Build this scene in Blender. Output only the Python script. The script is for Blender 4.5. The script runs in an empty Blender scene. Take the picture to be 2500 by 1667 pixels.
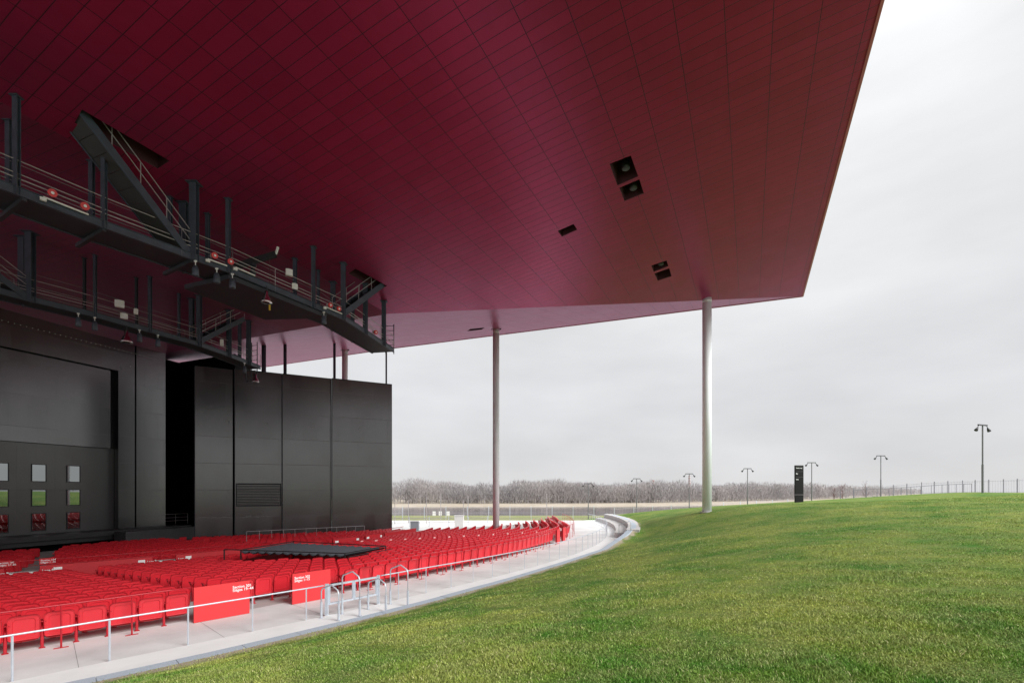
import bpy, math, random
import numpy as np
from math import radians as R, sin, cos, pi, hypot
random.seed(4); rng = np.random.default_rng(7)
S = bpy.context.scene
COL = S.collection

# ------------------------------------------------------------------ camera, sky, sun, exposure
cd = bpy.data.cameras.new('camera'); cam = bpy.data.objects.new('camera', cd); COL.objects.link(cam)
cam.location = (0, 0, 0); cam.rotation_euler = (R(90), 0, 0)
cd.sensor_width = 36; cd.lens = 1195/2500*36; cd.shift_y = 362.5/2500
cd.clip_start = .05; cd.clip_end = 6000
S.camera = cam
SUN_EL, SUN_AZ = 34, 122            # elevation, compass-like azimuth measured clockwise from +Y
W = bpy.data.worlds.new('World'); S.world = W; W.use_nodes = True
nt = W.node_tree; nt.nodes.clear()
def N(t, **k):
    n = nt.nodes.new(t)
    for a, v in k.items(): setattr(n, a, v)
    return n
out = N('ShaderNodeOutputWorld'); bg = N('ShaderNodeBackground')
sky = N('ShaderNodeTexSky'); sky.sky_type = 'NISHITA'; sky.sun_disc = False
sky.sun_elevation = R(SUN_EL); sky.sun_rotation = R(SUN_AZ)
tc = N('ShaderNodeTexCoord'); sep = N('ShaderNodeSeparateXYZ')
nt.links.new(tc.outputs['Generated'], sep.inputs[0])
grad = N('ShaderNodeValToRGB')       # overcast dome, brighter overhead
e = grad.color_ramp.elements
e[0].position = 0.0; e[0].color = (.66, .66, .675, 1)
e[1].position = 1.0; e[1].color = (2.4, 2.4, 2.43, 1)
for p_, c_ in ((.16, (.70, .70, .715)), (.38, (.77, .775, .785)), (.56, (.88, .885, .89)), (.75, (1.4, 1.4, 1.42))):
    q = grad.color_ramp.elements.new(p_); q.color = (*c_, 1)
nt.links.new(sep.outputs['Z'], grad.inputs['Fac'])
mp = N('ShaderNodeMapping'); mp.inputs['Scale'].default_value = (1.3, 1.3, 4.2)
no = N('ShaderNodeTexNoise'); no.inputs['Scale'].default_value = 2.1; no.inputs['Detail'].default_value = 5; no.inputs['Roughness'].default_value = .5
nt.links.new(tc.outputs['Generated'], mp.inputs[0]); nt.links.new(mp.outputs[0], no.inputs['Vector'])
cl = N('ShaderNodeMapRange'); cl.inputs[1].default_value = .3; cl.inputs[2].default_value = .72; cl.inputs[3].default_value = .90; cl.inputs[4].default_value = 1.08
nt.links.new(no.outputs['Fac'], cl.inputs[0])
mul = N('ShaderNodeMix', data_type='RGBA', blend_type='MULTIPLY'); mul.inputs[0].default_value = 1
nt.links.new(grad.outputs[0], mul.inputs[6]); nt.links.new(cl.outputs[0], mul.inputs[7])
skys = N('ShaderNodeMix', data_type='RGBA', blend_type='MULTIPLY'); skys.inputs[0].default_value = 1; skys.inputs[7].default_value = (.1, .1, .1, 1)
nt.links.new(sky.outputs[0], skys.inputs[6])
mixw = N('ShaderNodeMix', data_type='RGBA'); mixw.inputs[0].default_value = .95
nt.links.new(skys.outputs[2], mixw.inputs[6]); nt.links.new(mul.outputs[2], mixw.inputs[7])
nt.links.new(mixw.outputs[2], bg.inputs['Color']); bg.inputs['Strength'].default_value = .395
nt.links.new(bg.outputs[0], out.inputs[0])
sl = bpy.data.lights.new('sun', 'SUN'); sl.energy = 1.5; sl.angle = R(32); sl.color = (1, .985, .96)
so = bpy.data.objects.new('sun', sl); COL.objects.link(so)
so.rotation_euler = (R(90-SUN_EL), 0, R(180-SUN_AZ))
S.view_settings.view_transform = 'Standard'; S.view_settings.look = 'None'; S.view_settings.gamma = 1
S.view_settings.use_curve_mapping = False; S.view_settings.exposure = 1.5
S.cycles.max_bounces = 7; S.cycles.diffuse_bounces = 4; S.cycles.glossy_bounces = 4

# ------------------------------------------------------------------ materials
MATS = {}
def mat(name, col, rough=.5, metal=0, spec=.5, bump=None, vary=None, coat=0, emit=None):
    """bump=(scale,strength,dist)  vary=(scale,amount): mottling in object space"""
    if name in MATS: return MATS[name]
    m = bpy.data.materials.new(name); m.use_nodes = True; t = m.node_tree; b = t.nodes['Principled BSDF']
    b.inputs['Base Color'].default_value = (*col, 1); b.inputs['Roughness'].default_value = rough
    b.inputs['Metallic'].default_value = metal; b.inputs['Specular IOR Level'].default_value = spec
    b.inputs['Coat Weight'].default_value = coat
    if emit: b.inputs['Emission Color'].default_value = (*emit[0], 1); b.inputs['Emission Strength'].default_value = emit[1]
    g = t.nodes.new('ShaderNodeNewGeometry') if (bump or vary) else None
    if vary:
        n = t.nodes.new('ShaderNodeTexNoise'); n.inputs['Scale'].default_value = vary[0]; n.inputs['Detail'].default_value = 6
        n.inputs['Roughness'].default_value = .6
        t.links.new(g.outputs['Position'], n.inputs['Vector'])
        r = t.nodes.new('ShaderNodeMapRange'); r.inputs[1].default_value = .3; r.inputs[2].default_value = .7
        r.inputs[3].default_value = 1-vary[1]; r.inputs[4].default_value = 1+vary[1]; t.links.new(n.outputs['Fac'], r.inputs[0])
        x = t.nodes.new('ShaderNodeMix'); x.data_type = 'RGBA'; x.blend_type = 'MULTIPLY'; x.inputs[0].default_value = 1
        x.inputs[6].default_value = (*col, 1); t.links.new(r.outputs[0], x.inputs[7]); t.links.new(x.outputs[2], b.inputs['Base Color'])
    if bump:
        n = t.nodes.new('ShaderNodeTexNoise'); n.inputs['Scale'].default_value = bump[0]; n.inputs['Detail'].default_value = 4
        t.links.new(g.outputs['Position'], n.inputs['Vector'])
        bp = t.nodes.new('ShaderNodeBump'); bp.inputs['Strength'].default_value = bump[1]; bp.inputs['Distance'].default_value = bump[2]
        t.links.new(n.outputs['Fac'], bp.inputs['Height']); t.links.new(bp.outputs[0], b.inputs['Normal'])
    MATS[name] = m
    return m
def panel_mat(name, col, bw, bh, rough, seam, metal=0., tint=None, sheen=0., offset=0., vary=.12, pillow=0., seamcol=.25, spec=.5, grime=.0, bumpd=.01, rvary=0.):
    """sheet panels: UV is in metres; bw x bh panels with dark seams"""
    m = bpy.data.materials.new(name); m.use_nodes = True; t = m.node_tree; b = t.nodes['Principled BSDF']; L = t.links.new
    nn = t.nodes.new
    uv = nn('ShaderNodeUVMap'); br = nn('ShaderNodeTexBrick'); br.offset = offset; br.squash = 1
    br.inputs['Scale'].default_value = 1; br.inputs['Brick Width'].default_value = bw; br.inputs['Row Height'].default_value = bh
    br.inputs['Mortar Size'].default_value = seam; br.inputs['Mortar Smooth'].default_value = .1; br.inputs['Bias'].default_value = 0
    lo = tuple(c*(1-vary) for c in col); hi = tuple(c*(1+vary) for c in col)
    br.inputs['Color1'].default_value = (*lo, 1); br.inputs['Color2'].default_value = (*hi, 1)
    br.inputs['Mortar'].default_value = (*[c*seamcol for c in col], 1)
    L(uv.outputs[0], br.inputs['Vector'])
    last = br.outputs['Color']
    if grime:
        n = nn('ShaderNodeTexNoise'); n.inputs['Scale'].default_value = .9; n.inputs['Detail'].default_value = 7; n.inputs['Roughness'].default_value = .62
        mpx = nn('ShaderNodeMapping'); mpx.inputs['Scale'].default_value = (1.8, .5, 1); L(uv.outputs[0], mpx.inputs[0]); L(mpx.outputs[0], n.inputs['Vector'])
        r = nn('ShaderNodeMapRange'); r.inputs[1].default_value = .3; r.inputs[2].default_value = .7; r.inputs[3].default_value = 1-grime; r.inputs[4].default_value = 1+grime
        L(n.outputs['Fac'], r.inputs[0])
        x = nn('ShaderNodeMix'); x.data_type = 'RGBA'; x.blend_type = 'MULTIPLY'; x.inputs[0].default_value = 1
        L(last, x.inputs[6]); L(r.outputs[0], x.inputs[7]); last = x.outputs[2]
    L(last, b.inputs['Base Color'])
    b.inputs['Roughness'].default_value = rough; b.inputs['Specular IOR Level'].default_value = spec; b.inputs['Metallic'].default_value = metal
    if sheen: b.inputs['Sheen Weight'].default_value = sheen; b.inputs['Sheen Roughness'].default_value = .5; b.inputs['Sheen Tint'].default_value = (.92, .62, 1, 1)
    if tint: b.inputs['Specular Tint'].default_value = (*tint, 1)
    if rvary:
        n2 = nn('ShaderNodeTexNoise'); n2.inputs['Scale'].default_value = .5; n2.inputs['Detail'].default_value = 2; L(uv.outputs[0], n2.inputs['Vector'])
        r2 = nn('ShaderNodeMapRange'); r2.inputs[1].default_value = .3; r2.inputs[2].default_value = .7; r2.inputs[3].default_value = rough-rvary*.35; r2.inputs[4].default_value = rough+rvary*.35
        L(n2.outputs['Fac'], r2.inputs[0])
        # roughness also differs from board to board
        b2 = nn('ShaderNodeTexBrick'); b2.offset = offset; b2.inputs['Scale'].default_value = 1
        b2.inputs['Brick Width'].default_value = bw; b2.inputs['Row Height'].default_value = bh; b2.inputs['Mortar Size'].default_value = 0
        b2.inputs['Color1'].default_value = (0, 0, 0, 1); b2.inputs['Color2'].default_value = (1, 1, 1, 1); L(uv.outputs[0], b2.inputs['Vector'])
        ad = nn('ShaderNodeMath'); ad.operation = 'MULTIPLY_ADD'; ad.inputs[1].default_value = rvary; L(b2.outputs['Color'], ad.inputs[0]); L(r2.outputs[0], ad.inputs[2])
        L(ad.outputs[0], b.inputs['Roughness'])
    # seams and a slight pillow of every sheet, as height
    inv = nn('ShaderNodeMath'); inv.operation = 'SUBTRACT'; inv.inputs[0].default_value = 1; L(br.outputs['Fac'], inv.inputs[1])
    h = inv.outputs[0]
    if pillow:
        sp = nn('ShaderNodeSeparateXYZ'); L(uv.outputs[0], sp.inputs[0])
        d = nn('ShaderNodeMath'); d.operation = 'DIVIDE'; d.inputs[1].default_value = bh; L(sp.outputs['Y'], d.inputs[0])
        fr = nn('ShaderNodeMath'); fr.operation = 'FRACT'; L(d.outputs[0], fr.inputs[0])
        nz = nn('ShaderNodeTexNoise'); nz.inputs['Scale'].default_value = .8; L(uv.outputs[0], nz.inputs['Vector'])
        sn = nn('ShaderNodeMath'); sn.operation = 'MULTIPLY'; L(fr.outputs[0], sn.inputs[0]); L(nz.outputs['Fac'], sn.inputs[1])
        ma = nn('ShaderNodeMath'); ma.operation = 'MULTIPLY_ADD'; ma.inputs[1].default_value = pillow; L(sn.outputs[0], ma.inputs[0]); L(h, ma.inputs[2]); h = ma.outputs[0]
    bp = nn('ShaderNodeBump'); bp.inputs['Strength'].default_value = .6; bp.inputs['Distance'].default_value = bumpd
    L(h, bp.inputs['Height']); L(bp.outputs[0], b.inputs['Normal'])
    MATS[name] = m
    return m

SOFFIT = panel_mat('red_soffit_sheet', (.30, .012, .058), 1.42, .45, .31, .013, metal=.42, tint=(1, .64, 1), sheen=.09, pillow=1.4, vary=.07, seamcol=.13, bumpd=.024, spec=.6, grime=.06, rvary=.03)
BLACKWALL = panel_mat('black_painted_board', (.008, .0085, .0095), 1.22, 2.44, .22, .010, offset=.5, vary=.35, grime=.2, seamcol=.3, spec=1.8, bumpd=.004, rvary=.045)
BLACK = mat('black_paint', (.012, .012, .014), .55)
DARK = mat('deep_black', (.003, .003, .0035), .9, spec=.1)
STEEL = mat('blue_grey_steel', (.055, .068, .092), .45, vary=(3, .2))
STEELD = mat('dark_steel', (.028, .032, .040), .5, vary=(3, .2))
GALV = mat('galvanised_steel', (.55, .60, .66), .4, metal=.35, vary=(6, .08))
GALVR = mat('galvanised_rail', (.38, .35, .36), .4, metal=.3)
COLM = mat('pale_grey_column_paint', (.84, .885, .91), .42, vary=(.8, .05))
SEAT = mat('red_seat_plastic', (.60, .022, .034), .30, spec=.6)
_t = SEAT.node_tree; _b = _t.nodes['Principled BSDF']; _g = _t.nodes.new('ShaderNodeNewGeometry'); _o = _t.nodes.new('ShaderNodeObjectInfo')
_a = _t.nodes.new('ShaderNodeMath'); _a.operation = 'ADD'; _t.links.new(_g.outputs['Random Per Island'], _a.inputs[0]); _t.links.new(_o.outputs['Random'], _a.inputs[1])
_r = _t.nodes.new('ShaderNodeMapRange'); _r.inputs[2].default_value = 2; _r.inputs[3].default_value = .84; _r.inputs[4].default_value = 1.14; _t.links.new(_a.outputs[0], _r.inputs[0])
_x = _t.nodes.new('ShaderNodeMix'); _x.data_type = 'RGBA'; _x.blend_type = 'MULTIPLY'; _x.inputs[0].default_value = 1; _x.inputs[6].default_value = (.60, .022, .034, 1); _t.links.new(_r.outputs[0], _x.inputs[7]); _t.links.new(_x.outputs[2], _b.inputs['Base Color'])
SEATM = mat('red_painted_metal', (.42, .010, .020), .4)
PANEL = mat('red_panel_paint', (.66, .030, .036), .5, vary=(2, .03))
REDWALL = mat('red_wall_paint', (.50, .014, .022), .5, vary=(1, .06))
WHITE = mat('white_paint', (.82, .83, .83), .5)
WHITEP = mat('white_plastic', (.8, .8, .78), .35)
CONC = mat('walkway_concrete', (.62, .63, .625), .85, bump=(14, .25, .01), vary=(.55, .13))
CONC2 = mat('pale_concrete', (.73, .745, .74), .85, bump=(18, .2, .01), vary=(1.2, .06))
CONC3 = mat('seating_concrete', (.40, .39, .38), .85, vary=(.9, .10))
GRANITE = mat('blue_grey_granite', (.38, .44, .50), .8, bump=(60, .4, .01), vary=(35, .22))
PLAZA = mat('plaza_paving', (.62, .62, .61), .85, vary=(.2, .08))
FABRIC = mat('black_canopy_fabric', (.05, .057, .068), .7, vary=(4, .2))
CHROME = mat('bright_reflector', (.75, .75, .75), .15, metal=1)
GREYBOX = mat('grey_cabinet', (.40, .43, .48), .5)
REDLENS = mat('red_disc_plastic', (.65, .03, .03), .35)
MIRROR = mat('reflective_glass', (.30, .32, .32), .02, metal=1)
LAMPDARK = mat('charcoal_lamp_metal', (.030, .030, .034), .5)
LAMPPOLE = mat('grey_lamp_pole', (.16, .16, .17), .45)
YELLOW = mat('yellow_handle', (.75, .45, .03), .5)
COPPER = mat('brown_cable', (.10, .04, .03), .6)

# ------------------------------------------------------------------ mesh helpers
class MB:
    def __init__(s): s.v = []; s.f = []; s.uv = {}
    def add(s, vs, fs):
        o = len(s.v); s.v += [tuple(map(float, p)) for p in vs]; s.f += [tuple(i+o for i in f) for f in fs]; return o
    def box(s, c, d, rz=0):
        x, y, z = d[0]/2, d[1]/2, d[2]/2; ca, sa = cos(rz), sin(rz); vs = []
        for k in (-z, z):
            for a, b in ((-x, -y), (x, -y), (x, y), (-x, y)): vs.append((c[0]+a*ca-b*sa, c[1]+a*sa+b*ca, c[2]+k))
        s.add(vs, [(3, 2, 1, 0), (4, 5, 6, 7), (0, 1, 5, 4), (1, 2, 6, 5), (2, 3, 7, 6), (3, 0, 4, 7)]); return s
    def bar(s, p, q, w, h, up=(0, 0, 1)):
        p = np.array(p, float); q = np.array(q, float); d = q-p; d /= np.linalg.norm(d)
        a = np.cross(d, up)
        if np.linalg.norm(a) < 1e-3: a = np.cross(d, (1, 0, 0))
        a /= np.linalg.norm(a); b = np.cross(a, d); vs = []
        for e0 in (p, q):
            for i, j in ((-1, -1), (1, -1), (1, 1), (-1, 1)): vs.append(e0+a*i*w/2+b*j*h/2)
        s.add(vs, [(3, 2, 1, 0), (4, 5, 6, 7), (0, 1, 5, 4), (1, 2, 6, 5), (2, 3, 7, 6), (3, 0, 4, 7)]); return s
    def tube(s, pts, r, n=6):
        pts = [np.array(p, float) for p in pts]; rings = []
        rs = r if isinstance(r, (list, tuple)) else [r]*len(pts)
        for i, p in enumerate(pts):
            d = pts[min(i+1, len(pts)-1)]-pts[max(i-1, 0)]; d /= np.linalg.norm(d)
            a = np.cross(d, (0, 0, 1)); 
            if np.linalg.norm(a) < 1e-2: a = np.cross(d, (0, 1, 0))
            a /= np.linalg.norm(a); b = np.cross(d, a)
            rings.append([p+rs[i]*(a*cos(2*pi*k/n)+b*sin(2*pi*k/n)) for k in range(n)])
        vs = [v for ring in rings for v in ring]; fs = []
        for i in range(len(pts)-1):
            for k in range(n): fs.append((i*n+k, i*n+(k+1) % n, (i+1)*n+(k+1) % n, (i+1)*n+k))
        fs.append(tuple(range(n))[::-1]); fs.append(tuple((len(pts)-1)*n+k for k in range(n))); s.add(vs, fs); return s
    def lathe(s, c, prof, n=16):
        """prof: list of (radius, z) bottom to top"""
        vs = []; fs = []
        for r, z in prof:
            for k in range(n): vs.append((c[0]+r*cos(2*pi*k/n), c[1]+r*sin(2*pi*k/n), c[2]+z))
        for i in range(len(prof)-1):
            for k in range(n): fs.append((i*n+k, i*n+(k+1) % n, (i+1)*n+(k+1) % n, (i+1)*n+k))
        fs.append(tuple(range(n))[::-1]); fs.append(tuple((len(prof)-1)*n+k for k in range(n))); s.add(vs, fs); return s
    def prism(s, poly, z0, z1):
        n = len(poly); vs = [(x, y, z0) for x, y in poly]+[(x, y, z1) for x, y in poly]
        s.add(vs, [tuple(range(n))[::-1], tuple(range(n, 2*n))]+[(i, (i+1) % n, n+(i+1) % n, n+i) for i in range(n)]); return s
    def quad(s, a, b, c, d): s.add((a, b, c, d), [(0, 1, 2, 3)]); return s
    def build(s, name, m, parent=None, smooth=False, uvf=None):
        off = np.array(parent_loc(parent)) if parent else np.zeros(3)
        me = bpy.data.meshes.new(name); me.from_pydata([tuple(np.array(v)-off) for v in s.v], [], s.f)
        for x in (m if isinstance(m, (list, tuple)) else [m]): me.materials.append(x)
        if uvf:
            ul = me.uv_layers.new(name='UVMap')
            co = [uvf(v) for v in s.v]
            for l in me.loops: ul.data[l.index].uv = co[l.vertex_index]
        if smooth: me.polygons.foreach_set('use_smooth', [True]*len(me.polygons))
        me.update()
        o = bpy.data.objects.new(name, me); COL.objects.link(o)
        if parent: o.parent = parent
        return o
def parent_loc(p):
    l = np.zeros(3)
    while p: l = l+np.array(p.location); p = p.parent
    return l
def tag(o, label=None, cat=None, group=None, kind=None):
    if label: o['label'] = label
    if cat: o['category'] = cat
    if group: o['group'] = group
    if kind: o['kind'] = kind
    return o
def thing(name, loc, label, cat, group=None):
    o = bpy.data.objects.new(name, None); o.empty_display_size = .2; COL.objects.link(o); o.location = loc
    return tag(o, label, cat, group)
def structure(o): o['kind'] = 'structure'; return o
def npmesh(name, v, f, m, smooth=False):
    """fast mesh from arrays; f is (n,3) or (n,4)"""
    me = bpy.data.meshes.new(name); v = np.asarray(v, np.float32); f = np.asarray(f, np.int32); k = f.shape[1]
    me.vertices.add(len(v)); me.vertices.foreach_set('co', v.ravel()); me.loops.add(f.size); me.loops.foreach_set('vertex_index', f.ravel())
    me.polygons.add(len(f)); me.polygons.foreach_set('loop_start', np.arange(0, f.size, k, dtype=np.int32)); me.polygons.foreach_set('loop_total', np.full(len(f), k, np.int32))
    me.polygons.foreach_set('use_smooth', np.full(len(f), bool(smooth)))
    me.materials.append(m); me.update(calc_edges=True); me.validate()
    o = bpy.data.objects.new(name, me); COL.objects.link(o); return o
def text(name, s, size, origin, xdir, m, parent, zup=(0, 0, 1), bold=.0, space=1.0, line=.9):
    c = bpy.data.curves.new(name, 'FONT'); c.body = s; c.size = size; c.offset = size*.012; c.extrude = .002; c.space_line = line; c.space_character = space
    c.materials.append(m); o = bpy.data.objects.new(name, c); COL.objects.link(o)
    from mathutils import Matrix, Vector
    bpy.context.view_layer.update(); me = bpy.data.meshes.new_from_object(o.evaluated_get(bpy.context.evaluated_depsgraph_get())); me.materials.clear(); me.materials.append(m); bpy.data.objects.remove(o); bpy.data.curves.remove(c); o = bpy.data.objects.new(name, me); COL.objects.link(o)
    x = Vector(xdir).normalized(); z = Vector(zup); n = x.cross(z)
    M = Matrix((x, z, n)).transposed().to_4x4(); M.translation = Vector(origin)-Vector(parent_loc(parent)); o.matrix_local = M; o.parent = parent
    return o
ORD = ['zeroth', 'first', 'second', 'third', 'fourth', 'fifth', 'sixth', 'seventh', 'eighth', 'ninth', 'tenth', 'eleventh', 'twelfth', 'thirteenth', 'fourteenth', 'fifteenth', 'sixteenth', 'seventeenth', 'eighteenth', 'nineteenth']
def ordinal(n):
    if n < 20: return ORD[n]
    t = ['', '', 'twent', 'thirt', 'fort', 'fift', 'sixt', 'sevent', 'eight', 'ninet'][n//10]
    return t+'ieth' if n % 10 == 0 else t+'y-'+ORD[n % 10]

# ------------------------------------------------------------------ the survey of the place: camera eye at the origin, metres
F = 1195.; YH = 1196.
def ray(x, y): return np.array([(x-1250)/F, 1., (YH-y)/F])
def at(x, y, d): return ray(x, y)*d                      # point seen at photo pixel x,y, d metres ahead
def on(pl, x, y):                                        # meets plane z=a+bX+cY
    r = ray(x, y); return r*pl[0]/(r[2]-pl[1]*r[0]-pl[2]*r[1])
def zon(pl, X, Y): return pl[0]+pl[1]*X+pl[2]*Y
C0 = np.array([-53.9, 57.0]); ZW = -3.92                 # centre of the seating curves; walkway level
def P(th, r, z=0): a = R(th); return np.array([C0[0]+r*cos(a), C0[1]+r*sin(a), z])
def polar(X, Y): return math.degrees(math.atan2(Y-C0[1], X-C0[0])), hypot(X-C0[0], Y-C0[1])
def rred(t): return float(np.interp(t, [-56, -48, -46.4, -45, -43.7, -42.2, -41, -34.6, -30, -14, -6, 5], [62.6, 62.05, 61.9, 61.75, 61.62, 61.55, 61.42, 61.2, 61.08, 61.05, 60.3, 60.0]))
def rfence(t): return float(np.interp(t, [-56, -49, -47.1, -45.7, -42.9, -37.4, -35, -30, -25, -20, -12, 0, 6], [65.2, 64.4, 64.2, 64.02, 63.83, 63.55, 63.58, 63.68, 63.8, 63.85, 63.8, 63.6, 63.4]))
def rkerb(t): return float(np.interp(t, [-60, -50, -47, -44, -40, -36, -31, -26, -22, -19, -16, 4, 8], [67.2, 66.1, 65.9, 65.75, 65.4, 65.1, 64.95, 65.05, 65.4, 65.9, 66.3, 66.3, 66.3]))
PITCH = .9
def rrow(k, t):                                          # post line of row k of the upper block
    return 60.72-PITCH*k+(rred(t)-61.05)*max(0, 1-k/14)-1.0*min(max((t+15)/9, 0), 1)
def zrow(k): return ZW-.045*max(0, k-1)*1.05
NK = 16; RWALL = 45.9; ZL = -4.78                        # rows above the cross wall; lower block level

pl1 = (15.40, .1220, -.0692)
Pp = on(pl1, 948, 766); K = on(pl1, 1960, 723); c0 = on(pl1, 0, 248)
def plane3(a, b, c):
    n = np.cross(b-a, c-a); return ((n@a)/n[2], -n[0]/n[2], -n[1]/n[2])
T2 = at(1211, 803, 47.0)
pl2 = plane3(Pp, K, T2); Q = on(pl2, 570, 832); pl3 = plane3(Pp, c0, Q)

# ------------------------------------------------------------------ setting: ground, river, far bank
RING = np.linspace(-72, 12, 169)
def ground():
    xs = np.r_[np.arange(-160, 61, 10.)]; ys = np.array([-60, -20, 0, 30, 60, 72, 81, 97, 99, 104, 112.]); zz = [-5.02]*8+[-5.3, -8.0, -10]
    v = [(x, y, z) for y, z in zip(ys, zz) for x in xs]; n = len(xs)
    f = [(j*n+i, j*n+i+1, (j+1)*n+i+1, (j+1)*n+i) for j in range(len(ys)-1) for i in range(n-1)]
    return structure(npmesh('ground', v, f, PLAZA))
ground()
def noise_col_mat(name, cols, scales, rough=.9, bump=None):
    m = bpy.data.materials.new(name); m.use_nodes = True; t = m.node_tree; b = t.nodes['Principled BSDF']; L = t.links.new; nn = t.nodes.new
    g = nn('ShaderNodeNewGeometry'); last = None
    for i, sc in enumerate(scales):
        n = nn('ShaderNodeTexNoise'); n.inputs['Scale'].default_value = sc; n.inputs['Detail'].default_value = 6; n.inputs['Roughness'].default_value = .62; L(g.outputs['Position'], n.inputs['Vector'])
        r = nn('ShaderNodeMapRange'); r.inputs[1].default_value = .39; r.inputs[2].default_value = .61; L(n.outputs['Fac'], r.inputs[0])
        x = nn('ShaderNodeMix'); x.data_type = 'RGBA'; L(r.outputs[0], x.inputs[0])
        if last is None: x.inputs[6].default_value = (*cols[0], 1)
        else: L(last, x.inputs[6])
        x.inputs[7].default_value = (*cols[i+1], 1); last = x.outputs[2]
        if i > 0:   # later layers only tint
            mm = nn('ShaderNodeMath'); mm.operation = 'MULTIPLY'; mm.inputs[1].default_value = .55; L(r.outputs[0], mm.inputs[0]); L(mm.outputs[0], x.inputs[0])
    b.inputs['Roughness'].default_value = rough; b.inputs['Specular IOR Level'].default_value = .2
    if name == 'grass_blades':
        mr = nn('ShaderNodeMapRange'); mr.inputs[3].default_value = .62; mr.inputs[4].default_value = 1.5; L(g.outputs['Random Per Island'], mr.inputs[0])
        x = nn('ShaderNodeMix'); x.data_type = 'RGBA'; x.blend_type = 'MULTIPLY'; x.inputs[0].default_value = 1; L(last, x.inputs[6]); L(mr.outputs[0], x.inputs[7]); last = x.outputs[2]
        # some blades are straw
        pw = nn('ShaderNodeMath'); pw.operation = 'POWER'; pw.inputs[1].default_value = 14; L(g.outputs['Random Per Island'], pw.inputs[0])
        x2 = nn('ShaderNodeMix'); x2.data_type = 'RGBA'; L(pw.outputs[0], x2.inputs[0]); L(last, x2.inputs[6]); x2.inputs[7].default_value = (.66, .60, .34, 1); last = x2.outputs[2]
    if name == 'lawn_turf':
        av = nn('ShaderNodeAttribute'); av.attribute_name = 'dirt'; nz = nn('ShaderNodeTexNoise'); nz.inputs['Scale'].default_value = 1.3; nz.inputs['Detail'].default_value = 7; L(g.outputs['Position'], nz.inputs['Vector'])
        mm = nn('ShaderNodeMath'); mm.operation = 'MULTIPLY'; L(av.outputs['Fac'], mm.inputs[0]); L(nz.outputs['Fac'], mm.inputs[1])
        r = nn('ShaderNodeMapRange'); r.inputs[1].default_value = .22; r.inputs[2].default_value = .40; L(mm.outputs[0], r.inputs[0])
        x = nn('ShaderNodeMix'); x.data_type = 'RGBA'; L(r.outputs[0], x.inputs[0]); L(last, x.inputs[6]); x.inputs[7].default_value = (.38, .33, .25, 1); last = x.outputs[2]
    L(last, b.inputs['Base Color'])
    if bump:
        n = nn('ShaderNodeTexNoise'); n.inputs['Scale'].default_value = bump[0]; n.inputs['Detail'].default_value = 5; L(g.outputs['Position'], n.inputs['Vector'])
        bp = nn('ShaderNodeBump'); bp.inputs['Strength'].default_value = bump[1]; bp.inputs['Distance'].default_value = bump[2]; L(n.outputs['Fac'], bp.inputs['Height']); L(bp.outputs[0], b.inputs['Normal'])
    MATS[name] = m; return m
LAWNM = noise_col_mat('lawn_turf', [(.060, .168, .015), (.245, .285, .056), (.20, .225, .075), (.050, .130, .013)], [.35, 1.7, 9.], bump=(22, .9, .06))
BLADE = noise_col_mat('grass_blades', [(.074, .232, .018), (.355, .410, .080), (.285, .320, .105)], [.35, 1.7], rough=.6)
BANKM = noise_col_mat('sandy_bank', [(.40, .35, .29), (.34, .29, .23), (.29, .26, .20)], [.05, .3])
STRIP = noise_col_mat('dry_grass', [(.20, .22, .09), (.27, .26, .14), (.16, .19, .07)], [.2, 1.])
mb = MB(); mb.box((-55, 89, -5.03), (215, 15.6, .04)); structure(mb.build('grass_strip', STRIP))
WATER = mat('river_water', (.15, .145, .165), .07, bump=(.9, .45, .06), spec=.6)
mb = MB(); mb.quad((-900, 100, -8.5), (1500, 100, -8.5), (1500, 2400, -8.5), (-900, 2400, -8.5)); structure(mb.build('water', WATER))
SHORE = [(-500, 236), (-60, 246), (40, 252), (96, 266), (205, 330), (340, 450), (540, 640), (900, 1000)]
def offset_line(pl, d):
    o = []
    for i in range(len(pl)):
        a = np.array(pl[max(i-1, 0)]); b = np.array(pl[min(i+1, len(pl)-1)]); t = b-a; t = t/np.linalg.norm(t); o.append(np.array(pl[i])+d*np.array([-t[1], t[0]]))
    return o
v = []; f = []
for d, z in ((-4, -8.8), (2, -8.3), (6, -7.75), (16, -7.45), (400, -6.6)):
    for p in offset_line(SHORE, d): v.append((p[0], p[1], z))
n = len(SHORE)
f = [(j*n+i, j*n+i+1, (j+1)*n+i+1, (j+1)*n+i) for j in range(4) for i in range(n-1)]
structure(npmesh('riverbank', v, f, BANKM))

# ------------------------------------------------------------------ lawn: a berm that rises from the kerb towards the camera
ctrl = []
for t in range(-72, -17, 6):
    ctrl.append((*P(t, rkerb(t)+.1)[:2], -3.80)); 
for t in (-16, -10, -4, 2): ctrl.append((*P(t, 66.4)[:2], -2.98))
ctrl += [(0, 0, -1.62), (0, 5, -1.92), (4, 3.5, -1.48), (-4, 4, -2.25), (14.9, 37.5, -1.6), (29.9, 51, -1.28), (22.4, 88, -4.15), (30, 83, -3.25), (38.8, 80.6, -2.58),
         (46, 75.5, -1.9), (54.5, 72.4, -1.05), (50, 60, -.5), (42, 43.7, -.24), (41.8, 40, -.25), (36, 24, -.35), (30, 10, -.6), (20, 2, -1.0), (45, 10, -.5), (42, -8, -.9), (12, -14, -1.3),
         (-12, 0, -3.0), (-20, -12, -2.6), (-14, -24, -1.7), (13, 83, -4.95), (7, 20, -2.3), (16, 24, -1.35), (13, 12, -1.45), (26, 38, -.95), (13, 68, -4.0), (24, 64, -2.3)]
ctrl = np.array(ctrl, float)
def tps(r): return np.where(r > 0, r*r*np.log(np.maximum(r, 1e-9)), 0)
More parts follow.
